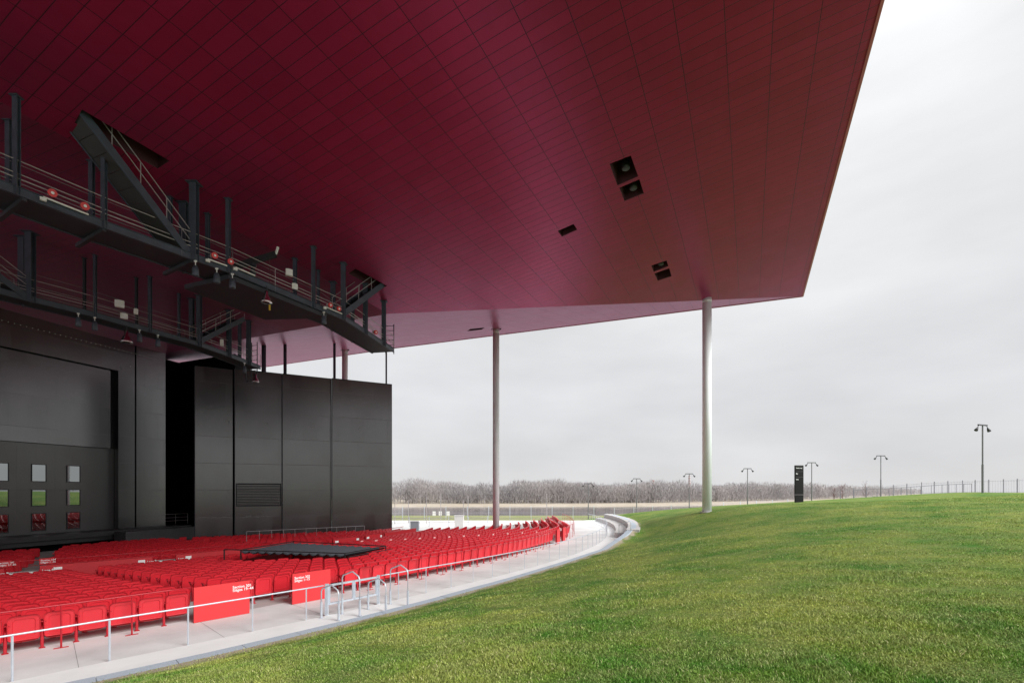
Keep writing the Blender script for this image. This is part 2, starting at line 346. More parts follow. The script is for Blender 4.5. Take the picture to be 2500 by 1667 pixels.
D_ = np.hypot(ctrl[:, None, 0]-ctrl[None, :, 0], ctrl[:, None, 1]-ctrl[None, :, 1]); n = len(ctrl)
A_ = np.zeros((n+3, n+3)); A_[:n, :n] = tps(D_/40)+np.eye(n)*.004; A_[:n, n] = 1; A_[:n, n+1:] = ctrl[:, :2]; A_[n, :n] = 1; A_[n+1:, :n] = ctrl[:, :2].T
wts = np.linalg.solve(A_, np.r_[ctrl[:, 2], 0, 0, 0])
def lawn_z(X, Y):
    X = np.asarray(X, float); Y = np.asarray(Y, float); sh = X.shape; X = X.ravel(); Y = Y.ravel()
    z = wts[n]+wts[n+1]*X+wts[n+2]*Y
    for i in range(n): z = z+wts[i]*tps(np.hypot(X-ctrl[i, 0], Y-ctrl[i, 1])/40)
    return z.reshape(sh)
def rin(t): return rkerb(t) if t < 4 else float(np.interp(t, [4, 10, 16, 24, 26], [66.3, 66.5, 67.5, 70, 71]))
def rout(t): return float(np.interp(t, [-80, -50, -33, -25, -18, -10, -8, 1.6, 8, 10.5, 14.3, 17.2, 22, 24, 26], [100, 101, 112, 109.5, 104, 98, 97.4, 104.4, 110, 102.2, 96.2, 88.4, 82.4, 74, 72]))
ths = np.linspace(-76, 25, 150); ss = np.r_[0, .004, .009, .016, .024, np.linspace(.033, 1, 58)]
X = np.zeros((len(ths), len(ss))); Y = X.copy()
for i, t in enumerate(ths):
    a, b = rin(t)-.02, rout(t); rr = a+(b-a)*ss; X[i] = C0[0]+rr*cos(R(t)); Y[i] = C0[1]+rr*sin(R(t))
Z = lawn_z(X, Y)
for i, t in enumerate(ths):                              # the turf dies down to the kerb top
    zk = float(np.interp(t, [-23, -17], [-3.765, -3.02]))
    if t > 4: zk = Z[i, 0]
    w = np.clip(1-(ss*(rout(t)-rin(t)))/1.2, 0, 1); Z[i] = Z[i]*(1-w)+np.minimum(zk, Z[i]+.5)*w
na, nb = X.shape
f = [(i*nb+j, (i)*nb+j+1, (i+1)*nb+j+1, (i+1)*nb+j) for i in range(na-1) for j in range(nb-1)]
v = np.stack([X, Y, Z], -1).reshape(-1, 3)
f = [q[::-1] for q in f]
lawn = structure(npmesh('lawn', v, f, LAWNM, True)); at_ = lawn.data.attributes.new('dirt', 'FLOAT', 'POINT')
dd = np.array([[(s_*(rout(t)-rin(t))) for s_ in ss] for t in ths]); at_.data.foreach_set('value', np.clip(1-dd/.75, 0, 1).ravel().astype(np.float32))
# the far side of the berm, falling away to the river path
v = []; 
for t in ths:
    b = rout(t)
    z0 = float(lawn_z(P(t, b)[0], P(t, b)[1]))
    for dr, dz in ((-.05, -.01), (1.5, -.10), (4.5, -.45), (12, -2.5), (30, -9)): 
        p = P(t, b+dr); v.append((p[0], p[1], max(z0+dz, -5.6)))
f = [(i*5+j, i*5+j+1, (i+1)*5+j+1, (i+1)*5+j) for i in range(len(ths)-1) for j in range(4)]
structure(npmesh('path', v, [q[::-1] for q in f], CONC2, True))

# ------------------------------------------------------------------ seating floor, walkway, kerb
def ring_strip(rows, t0, t1, step=.6):
    """rows: list of functions t->(r,z), quads between them"""
    tt = np.arange(t0, t1+1e-6, step); v = []; 
    for t in tt:
        for fn in rows: r, z = fn(t); v.append(P(t, r, z))
    m = len(rows); return v, [(i*m+j, i*m+j+1, (i+1)*m+j+1, (i+1)*m+j) for i in range(len(tt)-1) for j in range(m-1)]
rows = [lambda t: (16, ZL), lambda t: (RWALL-.1, ZL)]
for k in range(NK-1, -1, -1):
    lo = (lambda t, k=k: (rrow(k, t)-.55, zrow(k))); rows.append(lo)
    if k > 0: rows.append(lambda t, k=k: (rrow(k-1, t)-.552, zrow(k)))
rows.append(lambda t: (rrow(0, t)-.2, ZW)); 
v, f = ring_strip(rows, -76, 2); structure(npmesh('seating_floor', v, f, CONC3))
v, f = ring_strip([lambda t: (rrow(0, t)-.205, ZW+.002), lambda t: (rred(t)+.8, ZW+.002), lambda t: (rfence(t)+.02, ZW+.002)], -76, 6)
wk = MB(); wk.add(v, f); q_ = -75.
nwk = len(f)
while q_ < 5:                                            # saw-cut joints
    a, b, c, d = P(q_, rred(q_)-.3, ZW+.006), P(q_, rfence(q_), ZW+.006), P(q_+.008, rfence(q_), ZW+.006), P(q_+.008, rred(q_)-.3, ZW+.006); wk.quad(a, b, c, d); q_ += 2.62
wo = structure(wk.build('walkway', [CONC, mat('joint_grey', (.20, .20, .20), .9)]))  # concrete, and the dark grey of the saw-cut joints
for i_ in range(nwk, len(wo.data.polygons)): wo.data.polygons[i_].material_index = 1
v, f = ring_strip([lambda t: (rfence(t)+.0, ZW-.02), lambda t: (rfence(t)+.02, ZW+.03), lambda t: (rkerb(t)-.47, ZW+.05), lambda t: (rkerb(t)-.46, ZW-.1)], -76, 6)
structure(npmesh('kerb_strip', v, f, CONC2))
GR = MB()
def kz(t): return float(np.interp(t, [-23, -17], [-3.775, -2.995]))
q_ = -76.
while q_ < 4:
    v, f = ring_strip([lambda t: (rkerb(t)-.46, ZW-.05), lambda t: (rkerb(t)-.44, kz(t)-.012), lambda t: (rkerb(t)-.42, kz(t)), lambda t: (rkerb(t)-.03, kz(t)), lambda t: (rkerb(t), kz(t)-.03), lambda t: (rkerb(t)+.01, ZW-.2)], q_, q_+1.19, .595)
    dz = random.uniform(-.004, .004); GR.add([(p[0], p[1], p[2]+dz) for p in v], f); GR.add([(p[0], p[1], p[2]+dz) for p in v[:6]], [(0, 1, 2, 3, 4, 5)]); GR.add([(p[0], p[1], p[2]+dz) for p in v[-6:]], [(5, 4, 3, 2, 1, 0)]); q_ += 1.2
structure(GR.build('kerb', GRANITE))
# two curved terrace steps at the far end of the walkway
for rA, zt, ta, lab in ((64.55, -3.46, -15.2, 'lower curved concrete seat step beyond the walkway fence'), (65.6, -3.0, -17.4, 'upper curved concrete seat step against the lawn')):
    o = MB(); vv, ff = ring_strip([lambda t: (rA, ZW), lambda t: (rA, zt), lambda t: (rA+.35, zt+.003), lambda t: (rA+1.0, zt+.003), lambda t: (rA+1.0, ZW)], ta, 4.2, .35)
    o.add(vv, ff); o.add(vv[:5], [(0, 1, 2, 3, 4)]); o.add(vv[-5:], [(4, 3, 2, 1, 0)])
    tag(o.build('terrace_step', mat('terrace_concrete', (.47, .46, .45), .85, vary=(3, .14))), lab, 'step')

# ------------------------------------------------------------------ roof
crease = Pp-c0; crease /= np.linalg.norm(crease)
c_back = c0-crease*62; edge = K-on(pl1, 2155, 0); edge /= np.linalg.norm(edge); k_back = K-edge*60  # rear roof corners are unseen; left one pushed back to darken the left soffit
E1 = on(pl2, 960, 850); E2 = on(pl2, 650, 895); Q2 = Q+(Q-Pp)*1.0; 
Q2 = np.array([Q2[0], Q2[1], zon(pl2, Q2[0], Q2[1])]); E3 = E2+(E2-E1)*.5; E3[2] = zon(pl2, E3[0], E3[1])
l_back = c_back+np.array([-45, 18, 0]); l_back[2] = zon(pl3, l_back[0], l_back[1])
TOP = 1.6
def sheet_uv(pl, d1):
    nrm = np.array([-pl[1], -pl[2], 1]); nrm /= np.linalg.norm(nrm); a = np.array(d1, float); a -= nrm*(a@nrm); a /= np.linalg.norm(a); b = np.cross(nrm, a)
    return lambda p: (float(np.array(p)@b), float(np.array(p)@a))
def prismroof(poly, pl, name, d1, up=TOP):
    m = MB(); n = len(poly); lo = [tuple(p) for p in poly]; hi = [(p[0], p[1], p[2]+up) for p in poly]
    m.add(lo+hi, [tuple(range(n)), tuple(range(n, 2*n))[::-1]]+[(i, n+i, n+(i+1) % n, (i+1) % n) for i in range(n)])
    return m, sheet_uv(pl, d1)
HATCH = mat('hatch_lining', (.055, .012, .018), .7)
roof = thing('canopy_roof', (0, 0, 12), 'huge folded red metal canopy roof over the seats and stage', 'roof')
dA = np.array([579, 1195, -10.])
def soffit(name, poly, pl, d1, holes=()):
    m, uvf = prismroof(poly, pl, name, d1)
    o = m.build(name, [SOFFIT, HATCH], roof)
    import bmesh
    bm = bmesh.new(); bm.from_mesh(o.data); bmesh.ops.recalc_face_normals(bm, faces=bm.faces); bm.to_mesh(o.data); bm.free()
    if holes:
        cm = MB()
        for h in holes:
            nh = len(h); lo = [(p[0], p[1], p[2]-.3) for p in h]; hi = [(p[0], p[1], p[2]+1.1) for p in h]
            cm.add(lo+hi, [tuple(range(nh)), tuple(range(nh, 2*nh))[::-1]]+[(i, nh+i, nh+(i+1) % nh, (i+1) % nh) for i in range(nh)])
        co = cm.build('cutter', [SOFFIT, HATCH], roof)
        bm = bmesh.new(); bm.from_mesh(co.data); bmesh.ops.recalc_face_normals(bm, faces=bm.faces)
        for q in bm.faces: q.material_index = 1
        bm.to_mesh(co.data); bm.free()
        md = o.modifiers.new('b', 'BOOLEAN'); md.operation = 'DIFFERENCE'; md.object = co; md.solver = 'EXACT'
        bpy.context.view_layer.update(); dg = bpy.context.evaluated_depsgraph_get()
        me = bpy.data.meshes.new_from_object(o.evaluated_get(dg)); o.modifiers.clear(); o.data = me; bpy.data.objects.remove(co)
    me = o.data; ul = me.uv_layers.get('UVMap') or me.uv_layers.new(name='UVMap'); off = parent_loc(roof)
    for l in me.loops: ul.data[l.index].uv = uvf(np.array(me.vertices[l.vertex_index].co)+off)
    return o
def H1(*px): return [on(pl1, *p) for p in px]
hatches = [H1((1488, 400.6), (1540, 380), (1558, 431), (1507.5, 452.7)), H1((1512, 458.8), (1561, 438), (1571.8, 472), (1524.5, 490.8)), H1((1361.6, 564), (1400.4, 547), (1409, 561), (1371.8, 577.5)),
           H1((1590, 648.3), (1627.5, 636), (1631.6, 649.7), (1596, 663.6)), H1((1597.7, 667.7), (1634, 655), (1639.6, 674.5), (1605.7, 685.4)),
           H1((200, 268), (414, 393), (385, 412), (182, 300)), H1((850, 668), (868, 656), (945, 698), (925, 706))]
soffit('soffit', [Pp, c_back, k_back, K], pl1, dA, hatches)
h2 = [[on(pl2, *p) for p in ((1140, 808.5), (1148, 803), (1183, 799.5), (1176, 804.5))]]
soffit('soffit', [K, E1, E2, E3, Q2, Q, Pp], pl2, crease, h2)
soffit('soffit', [Pp, Q, Q2, l_back, c_back], pl3, crease)
for hi_, lab in ((0, 'dark cluster lamp inside the largest soffit opening'), (1, 'dark lamp inside the second soffit opening'), (3, 'dark lamp inside the far paired soffit opening')):
    hc_ = sum(hatches[hi_])/4; ht = thing('recessed_lamp', tuple(hc_+np.array([0, 0, .35])), lab, 'lamp', 'lamps inside the soffit openings')
    m = MB(); m.lathe(hc_+np.array([.1, .1, .12]), [(.14, 0), (.20, .05), (.16, .3), (.06, .42), (.05, .9)], 14); m.build('housing', LAMPDARK, ht, True)
    m = MB(); m.lathe(hc_+np.array([.1, .1, .115]), [(.12, 0), (.12, .004)], 14); m.build('lens', STEELD, ht)
# thin pale edge trim along the open sides
m = MB()
for a, b in ((k_back, K), (K, E1), (E1, E2)):
    m.bar(a+np.array([0, 0, .02]), b+np.array([0, 0, .02]), .10, .14)
m.build('edge_trim', mat('pale_red_trim', (.45, .12, .16), .4), roof)

# ------------------------------------------------------------------ columns
def column(x, base, top, r, label, slim=False):
    b = np.array(base); t = thing('roof_column', tuple(b), label, 'column', 'columns carrying the roof')
    H = top-b[2]; m = MB(); m.lathe(b, [(r, 0), (r, H)], 32 if not slim else 12); m.build('shaft', COLM if not slim else STEEL, t, True)
    for p in t.children[0].data.polygons:
        if abs(p.normal.z) > .9: p.use_smooth = False
    if not slim:
        m = MB()
        for k in (-1, 1): m.box((b[0]+k*(r+.10), b[1], top-.12), (.16, .12, .10))
        m.build('bracket', LAMPDARK, t)
        m = MB(); m.lathe(b, [(r+.16, -.25), (r+.16, .03), (r+.03, .05), (r+.03, .09)], 28); m.build('base_collar', CONC3, t)
        m = MB(); m.lathe((b[0], b[1], top-.5), [(r+.012, 0), (r+.012, .07)], 28); m.build('weld_ring', COLM, t)
    return t
b1 = at(1726, 1250, 37.5); column(0, b1, zon(pl1, b1[0], b1[1])+.25, .34, 'tall pale round column standing in the lawn, nearest and right of all')
b2 = at(1211, 1290, 47.0); b2[2] = -4.9; column(0, b2, zon(pl2, b2[0], b2[1])+.1, .315, 'tall pale round column behind the far ends of the seat rows')
b3 = at(842, 1290, 57.5); b3[2] = -5; column(0, b3, zon(pl2, b3[0], b3[1])+.1, .33, 'pale round column rising behind the black wing wall')
for px, d, w, lab in ((696, 47.8, .15, 'slim dark post above the black wing wall, left of the other slim posts'), (816.5, 49.8, .13, 'slim dark post beside the pale column above the wing wall'), (943, 52.5, .09, 'slim dark post under the low end of the catwalk'), (644, 47.0, .2, 'thick dark post above the black wing wall, left of all the posts')):
    b = at(px, 1290, d); b[2] = -5; column(0, b, zon(pl2, b[0], b[1])+.05, w, lab, True)

# ------------------------------------------------------------------ black stage wall and wing walls
def wall_uv(o_, d):
    d = np.array([d[0], d[1], 0]); return lambda p: (float((np.array(p)-o_)@d), float(p[2]))
SW = .985                                                # keeps the frontage clear of the roof fold
sa = np.array([-38.4, 36.7])*SW; sb = np.array([-33.9, 50.0])*SW; sdir = (sb-sa)/np.linalg.norm(sb-sa); snrm = np.array([sdir[1], -sdir[0]])
def spt(px, out=0.):                                     # distance along the stage wall at photo column px
    t = (px-1250)/F; # sa+s*sdir+out*n, X=tY
    a0 = sa+snrm*out; return (t*a0[1]-a0[0])/(sdir[0]-t*sdir[1])
def sp(s, out=0., z=0.): q = sa+sdir*s+snrm*out; return np.array([q[0], q[1], z])
def sz(px, py, out=0.): q = sp(spt(px, out), out); return (YH-py)/F*q[1]
stage = thing('stage_house', tuple(sp(8, 0, -5)), 'black stage frontage with a huge closed door and square windows', 'building')
sang = math.atan2(sdir[1], sdir[0])
def sbox(m, s0, s1, z0, z1, o0, o1):
    c = sp((s0+s1)/2, (o0+o1)/2, (z0+z1)/2); m.box(c, (s1-s0, o1-o0, z1-z0), sang); return m
ZT = 14.4; ZD = sz(290, 1290); sfr = spt(289); ssl0, ssl1 = spt(329), spt(333); zdoor = sz(280, 1095); ztop = sz(290, 905)
uvs = wall_uv(np.array([sa[0], sa[1], 0]), sdir)
m = MB(); sbox(m, sfr, ssl0, -5, ZT, -1.2, 0); sbox(m, ssl1, spt(404), -5, ZT, -1.2, 0); sbox(m, -22, sfr, ztop, ZT, -1.2, 0); sbox(m, ssl0, ssl1, -5, ZT, -1.2, -.55)
m.build('facade', BLACKWALL, stage, uvf=uvs)
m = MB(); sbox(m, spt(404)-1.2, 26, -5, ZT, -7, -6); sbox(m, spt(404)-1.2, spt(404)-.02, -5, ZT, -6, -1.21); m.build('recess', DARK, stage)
m = MB(); sbox(m, -22, sfr-.45, zdoor+.03, ztop-.08, -.9, -.32); up = m.build('stage_door', BLACKWALL, stage, uvf=uvs); up['label'] = 'wide boarded upper stage door'
m = MB(); sbox(m, -22, sfr-.02, -5, zdoor, -1.1, -.55); sbox(m, -22, sfr-.02, zdoor+.001, ztop-.002, -1.15, -.92)
LOWER = panel_mat('black_lower_door_board', (.016, .0165, .018), 1.22, 6, .33, .008, spec=1.3, vary=.2, grime=.15, seamcol=.3, rvary=.05, bumpd=.006)
lowd = m.build('stage_door', LOWER, stage, uvf=uvs); lowd['label'] = 'lower stage door with square windows'
wrows = [(1131, 1174), (1190, 1231), (1245, 1289)]
for ci, (xa, xb) in enumerate(((-16, 19), (78, 111), (164, 194), (-118, -76))):
    sA, sB = spt(xa, -.55), spt(xb, -.55); xm = (xa+xb)/2
    for wi, (ya, yb) in enumerate(wrows):
        za, zb = sz(164, ya+6, -.55), sz(164, yb+1, -.55)
        fm = MB(); w = .05
        for q in ((sA-w, sA, zb-w, za+w), (sB, sB+w, zb-w, za+w)): sbox(fm, q[0], q[1], q[2], q[3], -.552, -.50)
        for q in ((sA, sB, za, za+w), (sA, sB, zb-w, zb)): sbox(fm, q[0], q[1], q[2], q[3], -.552, -.50)
        wf = fm.build('window', STEELD, stage)
        pm = MB(); sbox(pm, sA, sB, zb, za, -.552, -.53); pm.build('pane', MIRROR, wf)
m = MB(); p0, p1 = at(438, 1290, 54.5), at(574, 1290, 51.0); m.prism([tuple(p0[:2]), tuple(p1[:2]), (p1[0]-1, p1[1]+5), (p0[0]-1, p0[1]+5)], -5, 14.2); m.build('rear_block', DARK, stage)
# stage deck
m = MB(); sbox(m, -22, spt(432), ZD-.38, ZD, -.5, 2.0); sbox(m, -22, spt(420), ZD-.75, ZD-.38, 0, 1.7); m.build('stage_deck', mat('stage_deck_board', (.03, .031, .033), .5, vary=(2, .2)), stage)
m = MB(); sbox(m, spt(240), spt(432), ZD-1.25, ZD-.08, 2.0, 3.4); m.build('deck_riser', mat('stage_riser', (.045, .047, .05), .5, vary=(2, .2)), stage)
m = MB(); sbox(m, -22, spt(415), -5, ZD-.75, -.4, .6); m.build('deck_base', DARK, stage)
# wing walls
WS = .955
wa = np.array([-29.8, 46.0])*WS; wb = np.array([-13.15, 54.0])*WS; wdir = (wb-wa)/np.linalg.norm(wb-wa); wn = np.array([wdir[1], -wdir[0]])
def wpt(px, out=0.): t = (px-1250)/F; a0 = wa+wn*out; return (t*a0[1]-a0[0])/(wdir[0]-t*wdir[1])
def wp(s, out=0., z=0.): q = wa+wdir*s+wn*out; return np.array([q[0], q[1], z])
labs = ['black boarded wing wall leaf beside the dark stage recess', 'black boarded wing wall leaf with a louvred vent low down', 'black boarded wing wall leaf between the vent leaf and the end leaf', 'black boarded wing wall leaf at the free right end']
for i, (x0, x1, yt0, yt1) in enumerate(((476, 568, 893.5, 904.5), (573.5, 688.5, 901, 913.5), (690, 809.5, 913.5, 925), (811, 957, 925, 938.4))):
    s0, s1 = wpt(x0, .3), wpt(x1, .0); f0 = wp(s0, .30); f1 = wp(s1, .02); z0 = (YH-yt0)/F*f0[1]; z1 = (YH-yt1)/F*f1[1]; zt = (z0+z1)/2
    th_ = thing('wing_wall', (f0[0], f0[1], -5), labs[i], 'wall', 'black wing wall leaves beside the stage')
    d = f1-f0; d[2] = 0; L_ = np.linalg.norm(d); d /= L_; nb_ = np.array([-d[1], d[0], 0])
    m = MB(); m.prism([tuple(q[:2]) for q in (f0, f1, f1+nb_*.30, f0+nb_*.30)], -5.2, zt); m.build('cladding', BLACKWALL, th_, uvf=wall_uv(f0, d[:2]))
    m = MB(); q0 = f0-d*.02-nb_*.012; m.bar((q0[0], q0[1], -5), (q0[0], q0[1], zt+.02), .05, .05); m.bar(f0*[1, 1, 0]+np.array([0, 0, zt+.03])+nb_*.14, f1*[1, 1, 0]+np.array([0, 0, zt+.03])+nb_*.14, .34, .06); m.build('edge_trim', STEELD, th_)
    if i == 1:
        sA, sB = .12, L_-.12; zA, zB = (YH-1235)/F*f0[1]*1.01, (YH-1180)/F*f0[1]*1.01; vm = MB(); sm = MB()
        def q3(s, o, z): p = f0+d*s-nb_*o; return (p[0], p[1], z)
        for a, b in (((sA, zA), (sB, zA)), ((sA, zB), (sB, zB)), ((sA, zA), (sA, zB)), ((sB, zA), (sB, zB))): vm.bar(q3(a[0], .02, a[1]), q3(b[0], .02, b[1]), .06, .06)
        lv = vm.build('louvre', STEELD, th_)
        for k in range(14):
            z = zA+(zB-zA)*(k+.5)/14; p0, p1 = q3(sA+.03, .015, z), q3(sB-.03, .015, z); sm.bar(p0, p1, .03, (zB-zA)/14*.55)
        sm.build('slats', mat('louvre_grey', (.03, .031, .032), .6), lv)

# ------------------------------------------------------------------ catwalks under the roof
ZC = 9.3
def cw(x, y, z=ZC): r = ray(x, y); return r*z/r[2]
def rail_run(mb, pts, h0, heights, r=.018, posts=1.5):
    for h in heights: mb.tube([p+np.array([0, 0, h]) for p in pts], r, 5)
    for a, b in zip(pts[:-1], pts[1:]):
        n = max(1, int(np.linalg.norm(b-a)/posts))
        for k in range(n+1):
            p = a+(b-a)*k/n; mb.tube([p, p+np.array([0, 0, heights[0]])], r, 5)
def soff(X, Y):
    return max(zon(pl1, X, Y), zon(pl3, X, Y)) if Y < 32 else zon(pl3, X, Y) 
def low_soffit(X, Y):                                    # height of the soffit over a point near the fold
    # side of the crease decides which sheet hangs there
    s = crease[0]*(Y-c0[1])-crease[1]*(X-c0[0]); return zon(pl3, X, Y) if s > 0 else zon(pl1, X, Y)
def catwalk(label, pts, width, hang, stairs, wide=None):
    t = thing('lighting_catwalk', tuple(pts[0]), label, 'catwalk', 'steel catwalks hung under the roof')
    pts = [np.array(p) for p in pts]; inn = []
    for i, p in enumerate(pts):
        d = pts[min(i+1, len(pts)-1)]-pts[max(i-1, 0)]; d[2] = 0; d /= np.linalg.norm(d); inn.append(np.array([-d[1], d[0], 0]))
    back = [p+n_*width for p, n_ in zip(pts, inn)]
    deck = MB(); beam = MB()
    for i in range(len(pts)-1):
        a, b, c, d = pts[i], pts[i+1], back[i+1], back[i]
        lo = [a, b, c, d]; deck.add([q+np.array([0, 0, .04]) for q in lo]+[q+np.array([0, 0, .12]) for q in lo], [(0, 1, 2, 3), (7, 6, 5, 4), (0, 4, 5, 1), (1, 5, 6, 2), (2, 6, 7, 3), (3, 7, 4, 0)])
        for u, v in ((a, b), (d, c)):
            beam.bar(u+np.array([0, 0, .14]), v+np.array([0, 0, .14]), .03, .26); beam.bar(u+np.array([0, 0, .275]), v+np.array([0, 0, .275]), .12, .02); beam.bar(u+np.array([0, 0, .015]), v+np.array([0, 0, .015]), .12, .02)
    deck.build('deck', STEELD, t); beam.build('edge_beam', STEEL, t)
    for line in (pts, back):
        m = MB(); rail_run(m, line, 0, (1.12, .70)); m.build('guard_rail', GALVR, t)
    m = MB(); m.tube([p+np.array([0, 0, 1.75]) for p in back], .012, 4); m.tube([p+np.array([0, 0, .55]) for p in pts], .022, 5); m.build('conduit', GALVR, t)
    return t, pts, back
def along(pts, px):                                      # point of a polyline seen in photo column px
    for a, b in zip(pts[:-1], pts[1:]):
        t = (px-1250)/F; den = (b[0]-a[0])-t*(b[1]-a[1])
        u = (t*a[1]-a[0])/den
        if -1e-6 <= u <= 1+1e-6: return a+(b-a)*u
    return pts[-1]
def hanger(t, p, w, name='hanger'):
    zt = low_soffit(p[0], p[1])+.03; m = MB(); d = w*.8
    m.box((p[0], p[1]-d/2, (p[2]+zt)/2), (w, .025, zt-p[2])); m.box((p[0], p[1]+d/2, (p[2]+zt)/2), (w, .025, zt-p[2])); m.box((p[0], p[1], (p[2]+zt)/2), (.025, d-.026, zt-p[2]))
    m.box((p[0], p[1], zt-.05), (w*1.7, w*1.7, .03)); return m.build(name, STEEL if w > .12 else STEELD, t)
def stair(t, a, b, side, width=.95, closed=True, steps=12):
    """flight from a (low) up to b, with a panelled underside"""
    a = np.array(a); b = np.array(b); n_ = np.array([side[0], side[1], 0.]); n_ /= np.linalg.norm(n_); m = MB()
    o = n_*width
    m.add([a, b, b+o, a+o]+[q+np.array([0, 0, .10]) for q in (a, b, b+o, a+o)], [(3, 2, 1, 0), (4, 5, 6, 7), (0, 1, 5, 4), (1, 2, 6, 5), (2, 3, 7, 6), (3, 0, 4, 7)])
    for k in range(1, 9):
        q = a+(b-a)*k/9; m.bar(q-np.array([0, 0, .004]), q+o-np.array([0, 0, .004]), .035, .012)
    fl = m.build('stair_flight', mat('stair_underside', (.045, .043, .042), .5, vary=(2, .15)), t)
    m = MB()
    for e_ in (a, a+o): m.bar(e_+np.array([0, 0, .15]), e_+(b-a)+np.array([0, 0, .15]), .05, .30)
    m.build('stringer', STEEL, fl)
    m = MB()
    for e_ in (a, a+o): rail_run(m, [e_, e_+(b-a)], 0, (1.15, .75), posts=1.1)
    m.build('guard_rail', GALVR, fl)
    m = MB()
    for k in range(steps): q = a+(b-a)*(k+.5)/steps+np.array([0, 0, .16]); m.bar(q+o*.04, q+o*.96, .24, .03)
    m.build('tread', STEELD, fl)
v1 = [(43.5, 478), (254.8, 558.7), (443.6, 626), (568, 670), (760, 750), (838.8, 782), (895, 818), (961, 860)]
line1 = [cw(*p) for p in v1]; line1 = [line1[0]+(line1[0]-line1[1])*3]+line1
cat1, f1_, k1_ = catwalk('long front steel catwalk with floodlights hung nearest the camera', line1, 1.55, None, None)
for px, w, back in ((40, .15, 0), (22, .15, 1), (254, .14, 0), (224, .15, 1), (474, .27, 0), (449, .28, 1), (415, .14, 1), (557, .16, 0), (507, .15, 1), (838, .22, 0), (813, .24, 1), (777, .14, 1), (765, .17, 0), (720, .17, 1), (892, .24, 0), (937, .24, 0), (861, .2, 1)):
    p = along(k1_ if back else f1_, px); hanger(cat1, p, w)
for px in (60, 255, 470):                                # brackets sticking out under the deck
    p = along(f1_, px); d = np.array([-.88, .47, 0]); m = MB(); m.bar(p+np.array([0, 0, -.02]), p+d*2.1+np.array([0, 0, -.12]), .12, .14); m.build('outrigger', STEELD, cat1)
# broad lower platform in the middle
pa, pb = along(f1_, 560), along(f1_, 800); d = np.array([-.92, .38, 0])
m = MB(); q = [pa+d*.05, pb+d*.05, pb+d*3.3-np.array([.4, 1.0, 0]), pa+d*2.9]; m.add([p-np.array([0, 0, .22]) for p in q]+[p-np.array([0, 0, .02]) for p in q], [(0, 1, 2, 3), (7, 6, 5, 4), (0, 4, 5, 1), (1, 5, 6, 2), (2, 6, 7, 3), (3, 7, 4, 0)]); m.build('platform', STEELD, cat1)
s_lo = along(f1_, 468)+np.array([-.05, 0, .05]); s_hi = on(pl1, 196, 282); s_hi = s_hi+np.array([0, 0, .05])
stair(cat1, s_lo, s_hi, (-.92, .40), 1.0)
s_lo = along(f1_, 842)+np.array([0, 0, .3]); s_hi = on(pl1, 936, 700); stair(cat1, s_lo, s_hi, (-.92, .40), .9)
# end ladder cage
p = f1_[-1]; m = MB()
for dx in (0, -.55): m.tube([p+np.array([dx, .05, -.1]), p+np.array([dx, .05, 1.9])], .03, 6)
for k in range(6): m.tube([p+np.array([0, .05, .2+k*.32]), p+np.array([-.55, .05, .2+k*.32])], .02, 5)
m.build('ladder', STEELD, cat1)
v2 = [(0, 718), (65, 735), (228, 774), (366, 812.6), (481, 844), (550, 868), (636, 902)]
line2 = [cw(*p) for p in v2]; line2 = [line2[0]+(line2[0]-line2[1])*3]+line2
cat2, f2_, k2_ = catwalk('second steel catwalk in front of the black stage wall', line2, 1.05, None, None)
for px, w, back in ((74, .32, 0), (56, .3, 1), (232, .13, 0), (206, .12, 1), (366, .16, 0), (333, .12, 1), (437, .13, 1), (486, .26, 0), (468, .26, 1), (559, .26, 0), (607, .26, 0), (585, .2, 1)):
    hanger(cat2, along(k2_ if back else f2_, px), w)
s_lo = along(f2_, 66)+np.array([0, 0, .05]); stair(cat2, s_lo, s_lo+np.array([-1.6, -4.2, 2.6]), (-.95, .3), 1.0)
s_lo = along(f2_, 488)+np.array([0, 0, .2]); stair(cat2, s_lo, s_lo+np.array([1.2, 3.1, 2.55]), (-.95, .3), .9)
m = MB(); p = along(f2_, 628)
for dx in (0, -.5, -1.0): m.tube([p+np.array([dx, dx*-.3, -1.0]), p+np.array([dx, dx*-.3, 2.0])], .035, 6)
for k in range(8): m.tube([p+np.array([0, 0, -.9+k*.38]), p+np.array([-1, .3, -.9+k*.38])], .022, 5)
m.build('ladder', STEELD, cat2)

# ---------------- small gear hanging from the catwalks
def spot(p, label, L_=.42, m_=STEEL):
    t = thing('stage_spotlight', tuple(p), label, 'spotlight', 'small spotlights hung from the catwalks'); p = np.array(p)
    m = MB(); m.tube([p, p+np.array([0, 0, -.22])], .02, 6); m.box(p+np.array([0, 0, -.03]), (.1, .06, .06)); m.build('hook', WHITEP, t)
    m = MB(); m.lathe(p+np.array([0, 0, -.22-L_]), [(.11, 0), (.13, .03), (.12, L_*.7), (.07, L_)], 12); m.build('housing', m_, t, True)
    return t
sp_list = [(528, 648, 'cylindrical spotlight under the front catwalk, below its second red reel pair'), (566, 676, 'cylindrical spotlight clipped to the front catwalk beam near the bend'), (789, 770, 'cylindrical spotlight near the right stair of the front catwalk'), (476, 676, 'cylindrical spotlight hung below the broad platform, at its left')]
for px, py, lab in sp_list:
    p = along(f1_, px)+np.array([.06, -.06, 0]); spot(p, lab)
for px, lab in ((191, 'dark spotlight hung under the second catwalk, leftmost of its row'), (231, 'cylindrical spotlight under the second catwalk at a hanger'), (340, 'dark spotlight under the second catwalk beside the round floodlight'), (385, 'cylindrical spotlight under the second catwalk, right of the round floodlight'), (596, 'cylindrical spotlight over the black wing wall at the catwalk end')):
    p = along(f2_, px)+np.array([.06, -.06, 0]); spot(p, lab, .5)
